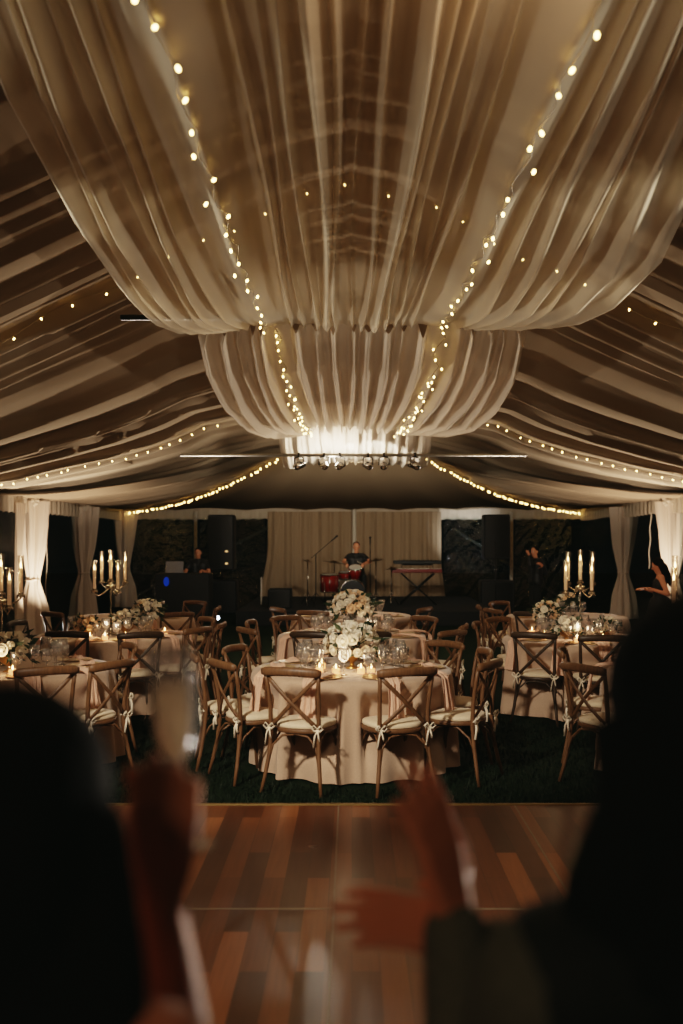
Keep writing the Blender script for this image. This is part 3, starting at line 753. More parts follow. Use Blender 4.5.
# ------------------------------------------------------------------ place settings
def me_of(mb, name, m): me = mb.mesh(name); me.materials.append(m); return me
plate_me = me_of(MB().lathe([(.001, .004), (.10, .004), (.145, .012), (.15, .014), (.148, .010), (.10, .0), (.001, .0)], seg=28), 'charger_plate', M_plate)
def goblet(R, Hh, bowl_h, name, rim=.9, seg=16):
    zb = Hh - bowl_h
    m = MB().shell([(.002, zb), (R * .45, zb + bowl_h * .05), (R * .85, zb + bowl_h * .22), (R, zb + bowl_h * .45), (R * .97, zb + bowl_h * .7), (R * rim, Hh), (R * rim - .0015, Hh), (R * .95, zb + bowl_h * .7), (R * .96, zb + bowl_h * .45)], seg=seg)
    return m.mesh(name)
def stem_me(zb, name):
    m = MB().lathe([(.034, 0), (.034, .002), (.012, .006), (.0042, .016), (.0036, zb * .6), (.006, zb)], seg=14); return m.mesh(name)
wine_b = goblet(.046, .215, .118, 'bowl'); wine_b.materials.append(M_glass); wine_s = stem_me(.099, 'stem'); wine_s.materials.append(M_glass)
wat_b = goblet(.046, .175, .11, 'bowl', 1.02); wat_b.materials.append(M_glass); wat_s = stem_me(.067, 'stem'); wat_s.materials.append(M_glass)
flu_b = MB().shell([(.002, .08), (.016, .095), (.025, .14), (.026, .18), (.023, .225), (.0215, .225), (.0245, .18)], seg=14).mesh('bowl'); flu_b.materials.append(M_glass)
flu_s = stem_me(.082, 'stem'); flu_s.materials.append(M_glass)
nap_meshes = []
for s in range(3):
    rr = random.Random(s + 5)
    def nf(u, v, rr=rr, s=s):
        # v 0..1 from the plate outwards, over the edge and down the cloth
        w = .075 * (1 - .25 * sstep(.3, .6, v) + .2 * sstep(.7, 1, v)); x = (u - .5) * 2 * w
        fold = .008 * math.sin(u * 16 + s + v * 3) + .006 * math.sin(u * 31)
        L = v * .62
        if L < .30: return (x, -.02 - L, .026 + .012 * math.sin(PI * L / .3) + fold * .8)
        q = L - .30
        if q < .04: t = q / .04; return (x, -.32 - .028 * math.sin(t * PI / 2), .026 - .03 * (1 - math.cos(t * PI / 2)) + fold * .4)
        return (x, -.352 - fold - .012 - (q - .04) * .16, -.004 - (q - .04))
    m_ = MB().grid(nf, 26, 40).mesh('napkin'); m_.materials.append(M_napkin); nap_meshes.append(m_)
def fold_nap(u, v):
    x = (u - .5) * .2; y = (v - .5) * .12
    return (x, y, .02 + .022 * math.sin(PI * u) * (.6 + .4 * math.sin(v * 9)) + .006 * math.sin(u * 22 + v * 4))
nap_flat = MB().grid(fold_nap, 24, 14).mesh('napkin'); nap_flat.materials.append(M_napkin)
def single(me, name, loc, rz, label, cat, group):
    o = bpy.data.objects.new(name, me); C.objects.link(o); o.location = loc; o.rotation_euler = (0, 0, rz); tag(o, label, cat, group); return o
def stemware(name, bm, sm, loc, label, group):
    r = empty(name, loc, random.uniform(0, 6)); tag(r, label, 'glass', group)
    for n, m in (('bowl', bm), ('stem', sm)):
        o = bpy.data.objects.new(n, m); C.objects.link(o); o.parent = r
    return r
SETS = {   # angle, wording of the setting, drape of the napkin, glasses
 'C1': [(-20, 'near left', 1, 'wf'), (22, 'near right', 1, 'wg'), (-58, 'left corner', 1, 'wgf'), (58, 'right corner', 1, 'wgf'), (-90, 'left side', 0, 'wg'), (92, 'right side', 0, 'wg'), (-128, 'far left', 0, 'wgf'), (128, 'far right', 0, 'wgf'), (180, 'far side', 0, 'w')],
 'C2': [(-18, 'near left', 1, 'wg'), (14, 'near right', 1, 'w'), (-58, 'left corner', 1, 'wg'), (58, 'right corner', 1, 'wgf'), (-98, 'left side', 0, 'wg'), (95, 'right side', 1, 'wg'), (-140, 'far left', 0, 'wg'), (140, 'far right', 0, 'wg')],
 'C3': [(-24, 'near left', 1, 'wg'), (30, 'near right', 1, 'wg'), (-62, 'left side', 0, 'w'), (66, 'right side', 0, 'wg')],
 'L1': [(30, 'near', 1, 'wg'), (64, 'right side', 1, 'wgf'), (100, 'far right side', 0, 'wgf'), (140, 'far', 0, 'wg')],
 'L2': [(-8, 'near left', 1, 'wg'), (26, 'near right', 1, 'wg'), (62, 'right corner', 1, 'wgf'), (95, 'right side', 1, 'wg'), (-45, 'left corner', 1, 'wgf'), (-92, 'left side', 0, 'wg'), (130, 'far right', 0, 'wg')],
 'L3': [(32, 'near', 1, 'wg'), (70, 'right side', 0, 'wg')],
 'R1': [(-58, 'near left', 1, 'wg'), (-98, 'left side', 1, 'w')],
 'R2': [(-28, 'near left', 1, 'wgf'), (2, 'near middle', 1, 'wg'), (-66, 'left corner', 1, 'wg'), (-104, 'left side', 0, 'wgf'), (-140, 'far left', 0, 'wg'), (40, 'near right', 1, 'wgf'), (150, 'far right', 0, 'wgf'), (180, 'far side', 0, 'wg')],
 'R3': [(-32, 'near left', 1, 'wg'), (-68, 'left corner', 0, 'wg'), (4, 'near middle', 1, 'wg')],
}
rs = random.Random(21)
for key, L in SETS.items():
    cx, cy = T[key]; tn = TN[key]
    for a, w, hang, gl in L:
        ar = math.radians(a + rs.uniform(-2, 2)); dx, dy = math.sin(ar), -math.cos(ar); tx, ty = -dy * -1, dx * -1
        tx, ty = math.cos(ar), math.sin(ar)
        at = lambda rad, tan=0: (cx + dx * rad + tx * tan, cy + dy * rad + ty * tan, ZT)
        single(plate_me, 'charger_plate', at(.61), ar, 'gold-toned charger plate at the %s setting of the %s' % (w, tn), 'plate', 'charger plates on the ' + tn)
        if hang:
            p = at(.50); single(rs.choice(nap_meshes), 'napkin', p, ar, 'blush napkin hanging over the edge at %s of %s' % (w, tn), 'napkin', 'blush napkins on the ' + tn)
        else:
            p = at(.61); single(nap_flat, 'napkin', p, ar + rs.uniform(-.3, .3), 'folded blush napkin on the %s plate of the %s' % (w, tn), 'napkin', 'blush napkins on the ' + tn)
        if 'w' in gl: stemware('wine_glass', wine_b, wine_s, at(.40, .09 + rs.uniform(-.02, .02)), 'tall clear wine glass at the %s setting of the %s' % (w, tn), 'glasses on the ' + tn)
        if 'g' in gl: stemware('water_goblet', wat_b, wat_s, at(.42, -.02 + rs.uniform(-.02, .02)), 'short clear water goblet at the %s setting of the %s' % (w, tn), 'glasses on the ' + tn)
        if 'f' in gl: stemware('champagne_flute', flu_b, flu_s, at(.36, -.12), 'empty slim flute at the %s setting of the %s' % (w, tn), 'glasses on the ' + tn)

# ------------------------------------------------------------------ flowers
def rose_mesh(seed, n=5):
    rr = random.Random(seed); m = MB()
    m.ell((0, 0, .0), (.42, .42, .5), 8, 6)
    for ring, (cnt, rad, tilt, sz) in enumerate(((3, .28, .25, .55), (5, .5, .55, .62), (6, .75, .95, .62))):
        for k in range(cnt):
            a0 = 2 * PI * (k + rr.random() * .3) / cnt + ring
            def pf(u, v, a0=a0, rad=rad, tilt=tilt, sz=sz):
                w = (u - .5) * 2; ang = a0 + w * (1.25 if rad < .4 else .75) * math.sin(PI * (.18 + .72 * v)) ** .5
                z = lerp(-.45, .62 - tilt * .55, v) - .08 * w * w * v; r_ = rad * (.35 + .75 * math.sin(v * PI * .55)) + tilt * .22 * v ** 3
                return (r_ * math.cos(ang), r_ * math.sin(ang), z)
            m.grid(pf, 5, 4)
    return m
rose_w = [me_of(rose_mesh(k), 'rose', M_rose_w) for k in range(2)]; rose_p = [me_of(rose_mesh(k + 5), 'rose', M_rose_p) for k in range(2)]
def flowers(loc, R, hgt, n, label, peach=.2, vase='bowl', seed=1, leafy=1.0):
    r = empty('flower_arrangement', loc); tag(r, label, 'flowers', 'table flower arrangements'); rr = random.Random(seed)
    zc = hgt
    if vase == 'bowl':
        MB().lathe([(.05, 0), (.055, .006), (.02, .02), (.018, max(.03, zc * .25)), (.07, zc * .45), (.10, zc * .75), (.102, zc * .75), (.06, zc * .6)], seg=18).build('vase', M_gold, r)
    else:
        MB().shell([(.045, 0), (.05, .004), (.05, zc * .75), (.047, zc * .75)], seg=18).build('vase', M_glass, r)
    leaf = MB()
    for k in range(int(90 * leafy)):
        th = rr.uniform(0, 2 * PI); ph = math.acos(rr.uniform(-.55, .9)); q = V(math.sin(ph) * math.cos(th), math.sin(ph) * math.sin(th), math.cos(ph) * .75)
        p = V(0, 0, zc) + q * R * rr.uniform(.45, 1.0); d = (q + V(rr.uniform(-.5, .5), rr.uniform(-.5, .5), rr.uniform(-.5, .3))).normalized()
        s = d.cross(V(rr.random(), rr.random(), rr.random() + .1)).normalized(); l = R * rr.uniform(.25, .5); w = l * .24; nn = d.cross(s)
        leaf.add([p, p + d * l * .4 + s * w + nn * .004, p + d * l, p + d * l * .4 - s * w + nn * .004, p + d * l * .5 - nn * w * .4], [(0, 1, 4), (1, 2, 4), (2, 3, 4), (3, 0, 4)])
    for k in range(10):
        th = rr.uniform(0, 2 * PI); leaf.tube([(0, 0, zc * .5), (.3 * R * math.cos(th), .3 * R * math.sin(th), zc), (.8 * R * math.cos(th), .8 * R * math.sin(th), zc + R * .3)], .003, 4)
    leaf.build('foliage', M_leaf, r)
    pts = []
    tries = 0
    while len(pts) < n and tries < 900:
        tries += 1
        th = rr.uniform(0, 2 * PI); ph = math.acos(rr.uniform(-.35, 1)); q = V(math.sin(ph) * math.cos(th), math.sin(ph) * math.sin(th), math.cos(ph) * .8)
        sz = rr.uniform(.033, .054) * (R / .26) ** .5
        p = V(0, 0, zc) + q * (R * .86)
        if all((p - a).length > (sz + b) * .86 for a, b in pts):
            pts.append((p, sz))
            me = rr.choice(rose_p if rr.random() < peach else rose_w)
            o = bpy.data.objects.new('rose', me); C.objects.link(o); o.parent = r; o.location = p; o.scale = (sz * 1.1,) * 3
            o.rotation_euler = q.to_track_quat('Z', 'Y').to_euler()
    return r
flowers((.0, 8.15, ZT), .25, .20, 40, 'white rose arrangement in the middle of the front centre table', .12, 'bowl', 1)
flowers((.0, 10.95, ZT), .26, .30, 40, 'taller cream rose arrangement on the second centre table, behind the first', .3, 'glass', 2)
flowers((.03, 13.7, ZT), .2, .2, 14, 'small rose arrangement on the third centre table', .3, 'glass', 3)
flowers((-2.72, 7.95, ZT), .20, .17, 22, 'low white rose arrangement on the front left table', .05, 'bowl', 4)
flowers((-2.80, 10.55, ZT), .15, .14, 18, 'low peach rose arrangement left of the candelabra, second left table', .75, 'bowl', 5)
flowers((-2.43, 10.75, ZT), .16, .17, 18, 'white roses at the candelabra foot on the second left table', .15, 'bowl', 6)
flowers((-2.28, 11.15, ZT), .19, .24, 22, 'white roses right of the candelabra, second left table', .1, 'glass', 7)
flowers((2.13, 10.95, ZT), .18, .24, 22, 'peach and cream roses at the left back of second right table', .6, 'glass', 8)
flowers((2.22, 10.35, ZT), .17, .13, 18, 'cream roses in front of the candelabra, second right table', .2, 'bowl', 9)
flowers((2.67, 10.45, ZT), .14, .13, 15, 'cream roses right of the candelabra, second right table', .2, 'bowl', 10)
flowers((2.9, 13.4, ZT), .18, .2, 10, 'dim rose arrangement on the rear right table', .4, 'glass', 11)

# ------------------------------------------------------------------ candles
vc = MB().shell([(.028, .003), (.034, .02), (.036, .075), (.034, .075), (.032, .02)], seg=14).mesh('glass_cup'); vc.materials.append(M_tube)
vw = MB().lathe([(.001, .004), (.029, .004), (.031, .045), (.001, .043)], seg=14).mesh('wax'); vw.materials.append(M_votwax)
vf = MB().lathe([(.001, .045), (.006, .052), (.0075, .06), (.004, .072), (.0005, .082)], seg=8).mesh('flame'); vf.materials.append(M_flame)
def votive(x, y, label):
    r = empty('votive_candle', (x, y, ZT)); tag(r, label, 'candle', 'glowing votive candles')
    for n, m in (('glass_cup', vc), ('wax', vw), ('flame', vf)):
        o = bpy.data.objects.new(n, m); C.objects.link(o); o.parent = r
    return r
VOT = [(-.255, 7.86, 'glowing votive candle left of the roses, front centre table, the front one'), (-.245, 8.12, 'glowing votive candle behind another, left of the front centre roses'), (-.125, 7.80, 'glowing votive candle just left of front centre roses near the middle'),
 (.07, 7.82, 'glowing votive candle below the front centre roses, left of the right pair'), (.15, 7.80, 'glowing votive candle below the front centre roses, right of the pair'),
 (-2.92, 7.72, 'glowing votive at the picture edge on the front left table'), (-2.62, 7.72, 'glowing votive right of the gold bowl on the front left table'),
 (-2.72, 10.38, 'glowing votive below peach roses, second left table'), (-2.56, 10.36, 'glowing votive below the candelabra stem, second left table'), (-2.36, 10.42, 'glowing votive right of the stem, second left table'), (-2.05, 10.95, 'glowing votive beside the right roses, second left table'),
 (2.02, 10.5, 'glowing votive left of the cream roses, second right table'), (2.28, 10.12, 'glowing votive in front of cream roses, second right table'), (2.56, 10.2, 'glowing votive right of the candelabra stem, second right table'), (1.98, 11.0, 'glowing votive beside peach roses, second right table'),
 (.16, 10.6, 'glowing votive on the second centre table below the taller roses')]
for v_ in VOT: votive(*v_)

taper_me = MB().lathe([(.001, 0), (.0165, 0), (.0155, .20), (.012, .206), (.001, .204)], seg=12).mesh('taper_candle'); taper_me.materials.append(M_wax)
fl_me = MB().lathe([(.001, .204), (.006, .214), (.0085, .226), (.005, .245), (.0005, .262)], seg=8).mesh('flame'); fl_me.materials.append(M_flame)
def candelabra(x, y, label, cn, skip=()):
    r = empty('candelabra', (x, y, ZT)); tag(r, label, 'candelabra', 'silver candelabra')
    MB().lathe([(.085, 0), (.085, .012), (.06, .022), (.03, .035), (.018, .06), (.022, .075), (.012, .09)], seg=20).build('base', M_silver, r)
    MB().lathe([(.012, .09), (.009, .16), (.014, .24), (.009, .26), (.010, .40), (.016, .46), (.010, .48), (.012, .52)], seg=12).build('stem', M_silver, r)
    h = MB().lathe([(.012, .50), (.045, .515), (.06, .535), (.052, .55), (.02, .56), (.012, .585), (.02, .60)], seg=16)
    for k in range(10):
        a = 2 * PI * k / 10; h.ell((.055 * math.cos(a), .055 * math.sin(a), .505), (.008, .008, .018), 6, 5)
    h.build('crystal_hub', M_silver, r)
    spots = [(0, 0, .60)]
    for k, (dx, dy, zt) in enumerate(((-.165, -.05, .49), (-.115, .07, .585), (.10, -.09, .49), (.145, .06, .585))):
        a = MB().tube([(0, 0, .53), (dx * .35, dy * .35, .50 if zt > .5 else .47), (dx * .75, dy * .75, zt - .06), (dx, dy, zt - .03), (dx, dy, zt - .02)], [.009, .008, .007, .007, .008], 8).build('arm', M_silver, r)
        spots.append((dx, dy, zt))
    for k, (dx, dy, zt) in enumerate(spots):
        c = MB().lathe([(.008, -.03), (.012, -.02), (.03, -.008), (.038, .002), (.03, .0), (.02, .004), (.021, .02), (.001, .02)], (dx, dy, zt), 14)
        for q in range(6):
            a = 2 * PI * q / 6; c.ell((dx + .033 * math.cos(a), dy + .033 * math.sin(a), zt - .018), (.005, .005, .013), 5, 4)
        c.build('candle_cup', M_silver, r)
        MB().shell([(.026, .006), (.0265, .33), (.025, .33), (.0245, .006)], (dx, dy, zt), 14).build('glass_chimney', M_tube, r)
        if k in skip: continue
        o = bpy.data.objects.new('taper_candle', taper_me); C.objects.link(o); o.location = (x + dx, y + dy, ZT + zt + .02)
        tag(o, '%s on %s' % (('lit taper candle at the centre top', 'lit taper candle low at the outer left', 'lit taper candle high at the left', 'lit taper candle low right of centre', 'lit taper candle high at the right')[k], cn), 'candle', 'lit tapers on ' + cn)
        f = bpy.data.objects.new('flame', fl_me); C.objects.link(f); f.parent = o
        lamp('POINT', (x + dx, y + dy, ZT + zt + .255), 1.6, (1, .70, .42), size=.02)
def lamp(kind, loc, power, col, size=.1, aim=None, ang=60, blend=.5, name=None):
    l = bpy.data.lights.new(name or 'lamp', kind); l.energy = power; l.color = col
    if kind in ('POINT', 'SPOT'): l.shadow_soft_size = size
    if kind == 'SPOT': l.spot_size = math.radians(ang); l.spot_blend = blend
    if kind == 'AREA': l.shape = 'DISK'; l.size = size
    o = bpy.data.objects.new(name or 'lamp', l); C.objects.link(o); o.location = loc
    if aim is not None:
        o.rotation_euler = (Vector(aim) - Vector(loc)).to_track_quat('-Z', 'Y').to_euler()
    return o
candelabra(-2.63, 10.9, 'silver five-arm candelabra with glass chimneys on the second left table', 'the second left table candelabra')
candelabra(2.42, 10.6, 'silver five-arm candelabra with glass chimneys on the second right table', 'the second right table candelabra')
candelabra(-2.93, 8.35, 'silver candelabra cut by the left picture edge, front left table', 'the left edge candelabra', (1, 2))
candelabra(2.82, 8.30, 'silver candelabra cut by the right picture edge, front right table', 'the right edge candelabra', (4,))
for key, (x, y, p) in {'C1': (-.05, 7.80, 3.0), 'L1': (-2.7, 7.7, 2.0), 'L2': (-2.5, 10.38, 3), 'R2': (2.3, 10.15, 3), 'C2': (.16, 10.55, 2)}.items():
    lamp('POINT', (x, y, ZT + .16), p, (1, .68, .42), .05, name='votive_glow')

# ------------------------------------------------------------------ band
SZ = .30
o = MB().rbox((.3, 23.2, SZ / 2), (5.4, 5.2, SZ), .01).build('stage_riser', M_stage, smooth=False); tag(o, 'low black stage riser under the drums and keyboards', 'stage')
DX, DY = .02, 22.4
def stand_tripod(m, x, y, z0, z1, spread=.22):
    m.tube([(x, y, z0 + .12), (x, y, z1)], .012, 6)
    for k in range(3):
        a = 2 * PI * k / 3 + .4; m.tube([(x, y, z0 + .3), (x + spread * math.cos(a), y + spread * math.sin(a), z0 + .008)], .009, 5)
def drum_root(name, label): return tag(empty(name, (DX, DY, SZ)), label, 'drum', 'drum kit')
def drum(name, c, R, L, tilt, par, head, az=0):
    Mx = Matrix.Rotation(az, 3, 'Z') @ Matrix.Rotation(tilt, 3, 'X')
    d = MB().lathe([(R, -L / 2), (R, L / 2)], c, 24, Mx).build(name, M_red, par)
    h = MB()
    for s in (-1, 1): h.shell([(R * .99, s * L / 2 - .012), (R * 1.04, s * L / 2 - .012), (R * 1.04, s * L / 2 + .012), (R * .99, s * L / 2 + .012), (R * .99, s * L / 2 - .012)], c, 24, Mx)
    for k in range(8):
        a = 2 * PI * k / 8; p = V(R * 1.03 * math.cos(a), R * 1.03 * math.sin(a), 0); e = V(0, 0, L / 2)
        h.tube([Vector(c) + Mx @ (p - e), Vector(c) + Mx @ (p + e)], .006, 5)
    h.build('hoop', M_chrome, d)
    for s in (-1, 1): MB().shell([(.001, s * (L / 2 + .004)), (R * .98, s * (L / 2 + .004))], c, 24, Mx).build('drum_head', head, d)
r = drum_root('bass_drum', 'red bass drum with mounted tom in front of the drummer')
drum('bass_shell', (.0, 0, .29), .28, .40, PI / 2, r, M_black); drum('rack_tom', (.05, -.02, .74), .14, .24, math.radians(25), r, M_drumhead)
MB().tube([(.02, .02, .55), (.04, .02, .66)], .012, 6).build('tom_mount', M_chrome, r)
for sx in (-1, 1): MB().tube([(sx * .26, -.12, .25), (sx * .36, -.22, .0)], .010, 6).build('spur', M_chrome, r)
r = drum_root('snare_drum', 'red snare drum before the seated drummer')
drum('snare_shell', (-.16, .36, .66), .16, .14, .1, r, M_drumhead)
m = MB()
m.tube([(-.16, .36, .58), (-.16, .36, .15)], .012, 6)
for k in range(3):
    a = 2 * PI * k / 3 + .5; m.tube([(-.16, .36, .25), (-.16 + .2 * math.cos(a), .36 + .2 * math.sin(a), .006)], .008, 5)
m.build('snare_stand', M_chrome, r)
r = drum_root('floor_tom', 'red floor tom standing left of the bass drum')
drum('tom_shell', (-.52, -.02, .50), .20, .38, .06, r, M_drumhead)
for k in range(3):
    a = 2 * PI * k / 3; MB().tube([(-.52 + .215 * math.cos(a), -.02 + .215 * math.sin(a), .52), (-.52 + .215 * math.cos(a), -.02 + .215 * math.sin(a), .0)], .009, 5).build('leg', M_chrome, r)
def cymbal(x, y, z, R, tilt, az, label):
    r = empty('cymbal_stand', (DX + x, DY + y, SZ)); tag(r, label, 'cymbal', 'cymbals of the drum kit')
    Mx = Matrix.Rotation(az, 3, 'Z') @ Matrix.Rotation(tilt, 3, 'Y')
    s = MB(); stand_tripod(s, 0, 0, 0, z, .18); s.build('stand', M_chrome, r)
    MB().shell([(R, 0), (R * .5, .016), (R * .22, .024), (R * .15, .045), (.001, .05), (.001, .046), (R * .15, .04), (R * .22, .02), (R, -.003)], (0, 0, z), 28, Mx).build('cymbal', M_cymbal, r)
cymbal(-.42, .32, .95, .28, .10, 0, 'wide bronze cymbal on a stand just left of the drummer'); cymbal(-1.02, .1, .98, .16, .35, 0, 'small tilted bronze cymbal at the far left of the drums')
cymbal(.52, .2, 1.0, .20, -.15, .2, 'bronze cymbal on a stand just right of the drummer'); cymbal(.86, .0, .82, .15, -.2, 0, 'low small cymbal at the far right of the drums')
def mic_stand(x, y, z, boom, label, base=SZ):
    r = empty('microphone_stand', (x, y, base)); tag(r, label, 'microphone stand', 'microphone stands on stage')
    s = MB(); stand_tripod(s, 0, 0, 0, z - base, .26); s.build('stand', M_metal_dk, r)
    a = V(0, 0, z - base); b = a + Vector(boom)
    MB().tube([a - Vector(boom) * .3, b], .008, 6).build('boom', M_metal_dk, r)
    d = Vector(boom).normalized()
    m = MB().capsule(b, b + d * .12, .014, .018, 8); m.ell(b + d * .15, (.028,) * 3, 8, 6); m.build('microphone', M_metal_dk, r)
mic_stand(-.80, 22.1, 1.45, (.35, .05, .30), 'boom microphone stand angled toward the drummer, left of the drums')
mic_stand(.40, 22.0, 1.55, (.0, .03, .12), 'upright microphone stand right of the drummer')
mic_stand(3.25, 22.6, 1.45, (.0, .02, .10), 'microphone stand in front of the right loudspeaker', 0)
# keyboards
kx, ky = 1.48, 22.6
ks = empty('keyboard_stand', (kx, ky, SZ)); tag(ks, 'black crossed keyboard stand at the right of the stage', 'stand')
for sgn in (-1, 1):
    m = MB()
    for dy in (-.14, .14): m.tube([(-sgn * .40, dy, .02), (sgn * .36, dy, .70)], .018, 8)
    m.tube([(-sgn * .40, -.2, .02), (-sgn * .40, .2, .02)], .018, 8); m.tube([(sgn * .36, -.2, .70), (sgn * .36, .2, .70)], .018, 8)
    m.build('crossed_leg', M_metal_dk, ks)
MB().tube([(-.36, .14, .70), (-.34, .2, .90), (.36, .2, .90), (.36, .14, .70)], .015, 6).build('upper_tier', M_metal_dk, ks)
kb = empty('keyboard', (kx - .02, ky, SZ + .72)); tag(kb, 'red stage keyboard on the lower tier of the crossed stand', 'keyboard')
MB().rbox((0, 0, .05), (1.14, .32, .09), .015).build('case', M_keys, kb, False)
k_ = MB()
for i in range(43): k_.rbox((-.53 + i * .0252, -.09, .098), (.0235, .14, .012), .002)
k_.build('white_keys', M_ivory, kb, False)
k_ = MB()
for i in range(42):
    if i % 7 not in (2, 6): k_.rbox((-.5175 + i * .0252, -.06, .108), (.012, .085, .012), .002)
k_.build('black_keys', M_blackg, kb, False)
kb = empty('keyboard', (kx, ky + .06, SZ + .915)); tag(kb, 'black synthesizer on the upper tier of the crossed stand', 'keyboard')
MB().rbox((0, 0, .045), (1.08, .30, .08), .012).build('case', M_black, kb, False)
k_ = MB()
for i in range(36): k_.rbox((-.45 + i * .0252, -.09, .088), (.0235, .12, .01), .002)
k_.build('white_keys', M_blackg, kb, False)
m = MB()
for i in range(9): m.lathe([(.012, 0), (.012, .02), (.001, .021)], (-.4 + i * .09, .08, .084), 8)
m.build('knob_row', M_metal_dk, kb)
# loudspeakers
def speaker(x, y, z, w, h, label, grp):
    r = empty('loudspeaker', (x, y, z)); tag(r, label, 'loudspeaker', grp)
    MB().rbox((0, 0, h / 2), (w, .5, h), .03).build('cabinet', M_black, r, False)
    def gf(u, v): return (lerp(-w * .44, w * .44, u), -.252 - .012 * math.sin(PI * u), lerp(.05, h - .05, v))
    MB().grid(gf, 10, 6).build('grille', M_metal_dk, r)
    if z > 1 and x < 0:
        for zz in (.16, .45): MB().ell((.14, -.262, zz), (.035, .02, .02), 8, 6).build('indicator_light', M_ind, r)
    for s in (-1, 1): MB().rbox((s * w * .5, 0, h * .55), (.02, .14, .05), .006).build('handle', M_metal_dk, r, False)
speaker(-3.12, 24, 1.04, .62, 1.32, 'tall black loudspeaker above the left subwoofer, beside the man at the laptop', 'black loudspeakers')
speaker(3.45, 24, 1.30, .62, 1.07, 'tall black loudspeaker before the glinting vinyl right of the stage', 'black loudspeakers')
for x, lb in ((-3.12, 'speaker pole under the left loudspeaker'), (3.45, 'speaker pole under the right loudspeaker')):
    o = MB().tube([(x, 24, .80), (x, 24, 1.04 if x < 0 else 1.30)], .02, 8).build('speaker_pole', M_metal_dk); tag(o, 'black ' + lb, 'pole')
speaker(-3.12, 24, .0, .75, .80, 'black subwoofer cabinet under the left loudspeaker', 'black loudspeakers')
speaker(3.45, 23.9, .0, .80, .80, 'black subwoofer cabinet under the right loudspeaker', 'black loudspeakers')
speaker(-1.55, 21.6, SZ, .5, .42, 'black stage monitor left of the drums before the curtain', 'black loudspeakers')
# DJ desk with laptop
o = MB().rbox((-3.62, 21.6, .525), (1.15, .6, 1.05), .015).build('desk', M_black, smooth=False); tag(o, 'black draped desk carrying the laptop', 'desk')
lp = empty('laptop', (-3.80, 21.5, 1.05)); tag(lp, 'open silver laptop on the black desk', 'laptop')
MB().rbox((0, .05, .012), (.38, .26, .02), .005).build('laptop_base', M_screen, lp, False)
MB().rbox((0, -.085, .135), (.38, .012, .25), .004, Matrix.Rotation(-.2, 3, 'X')).build('laptop_lid', M_screen, lp, False)
o = MB().ell((0, 0, 0), (.06, .05, .10), 12, 8).build('blue_lamp', M_blueled, loc=(-3.95, 21.27, .88)); tag(o, 'small blue glowing lamp on the front of the black desk', 'lamp')
r = empty('floor_lamp_head', (-2.28, 17.0, .46)); tag(r, 'small bright white lamp point in the dark behind the left chairs', 'lamp')
MB().lathe([(.05, -.04), (.06, .03), (.05, .04), (.001, .03)], (0, 0, 0), 12, Matrix.Rotation(PI / 2, 3, 'X')).build('lamp_housing', M_black, r)
MB().ell((0, -.045, 0), (.036, .014, .036), 10, 6).build('lens', M_whiteled, r)
MB().tube([(0, 0, -.05), (0, 0, -.46)], .012, 6).build('stand', M_black, r)
r = empty('tube_light', (-2.05, 22.6, .0)); tag(r, 'slim upright pale pole standing left of the beige back curtain', 'pole')
MB().tube([(0, 0, .02), (0, 0, .92)], .014, 8).build('tube', M_white_paint, r); MB().lathe([(.12, 0), (.12, .015), (.02, .03)], seg=16).build('base', M_black, r)

# ------------------------------------------------------------------ people
def hand(m, W, D, Nn, side, curl, L=.178, spread=.10, thumb=(.55, .85, .25), tcurl=.5):
    """W wrist, D along the hand, Nn out of the back of the hand, side +1/-1 thumb direction along D x Nn"""
    W = Vector(W); D = Vector(D).normalized(); Nn = Vector(Nn); Nn = (Nn - D * Nn.dot(D)).normalized(); S = D.cross(Nn) * side; k = L / .178
    offs = (.030, .010, -.010, -.029); lens = ((.044, .026, .022), (.049, .030, .023), (.045, .028, .022), (.034, .021, .019))
    for i in range(4):
        base = W + D * (.090 - .004 * abs(i - 1)) * k + S * offs[i] * k
        m.capsule(W + D * .01 * k + S * offs[i] * .55 * k, base, .0155 * k, .0115 * k, 10)
        d = (D + S * offs[i] / .03 * spread).normalized(); p = base; c = curl[i] if isinstance(curl, (list, tuple)) else curl
        for j, l in enumerate(lens[i]):
            ax = S * side
            d = (Matrix.Rotation(-c * (.75 if j == 0 else 1.0) * side, 3, S) @ d).normalized() if True else d
            q = p + d * l * k; m.capsule(p, q, (.0098 - .0011 * j) * k, (.0090 - .0011 * j) * k, 8); p = q
    m.ell(W + D * .05 * k, (.030 * k, .030 * k, .014 * k), 10, 7, Matrix((S, D, Nn)).transposed())
    b = W + D * .022 * k + S * .026 * k - Nn * .006 * k
    t = (D * thumb[0] + S * thumb[1] - Nn * thumb[2]).normalized(); p = b
    m.capsule(W + D * .008 * k, b, .015 * k, .014 * k, 8)
    for j, l in enumerate((.040, .032, .026)):
        q = p + t * l * k; m.capsule(p, q, (.0135 - .0015 * j) * k, (.012 - .0015 * j) * k, 8); p = q
        t = (t + (D * .5 - Nn * .5) * tcurl).normalized()
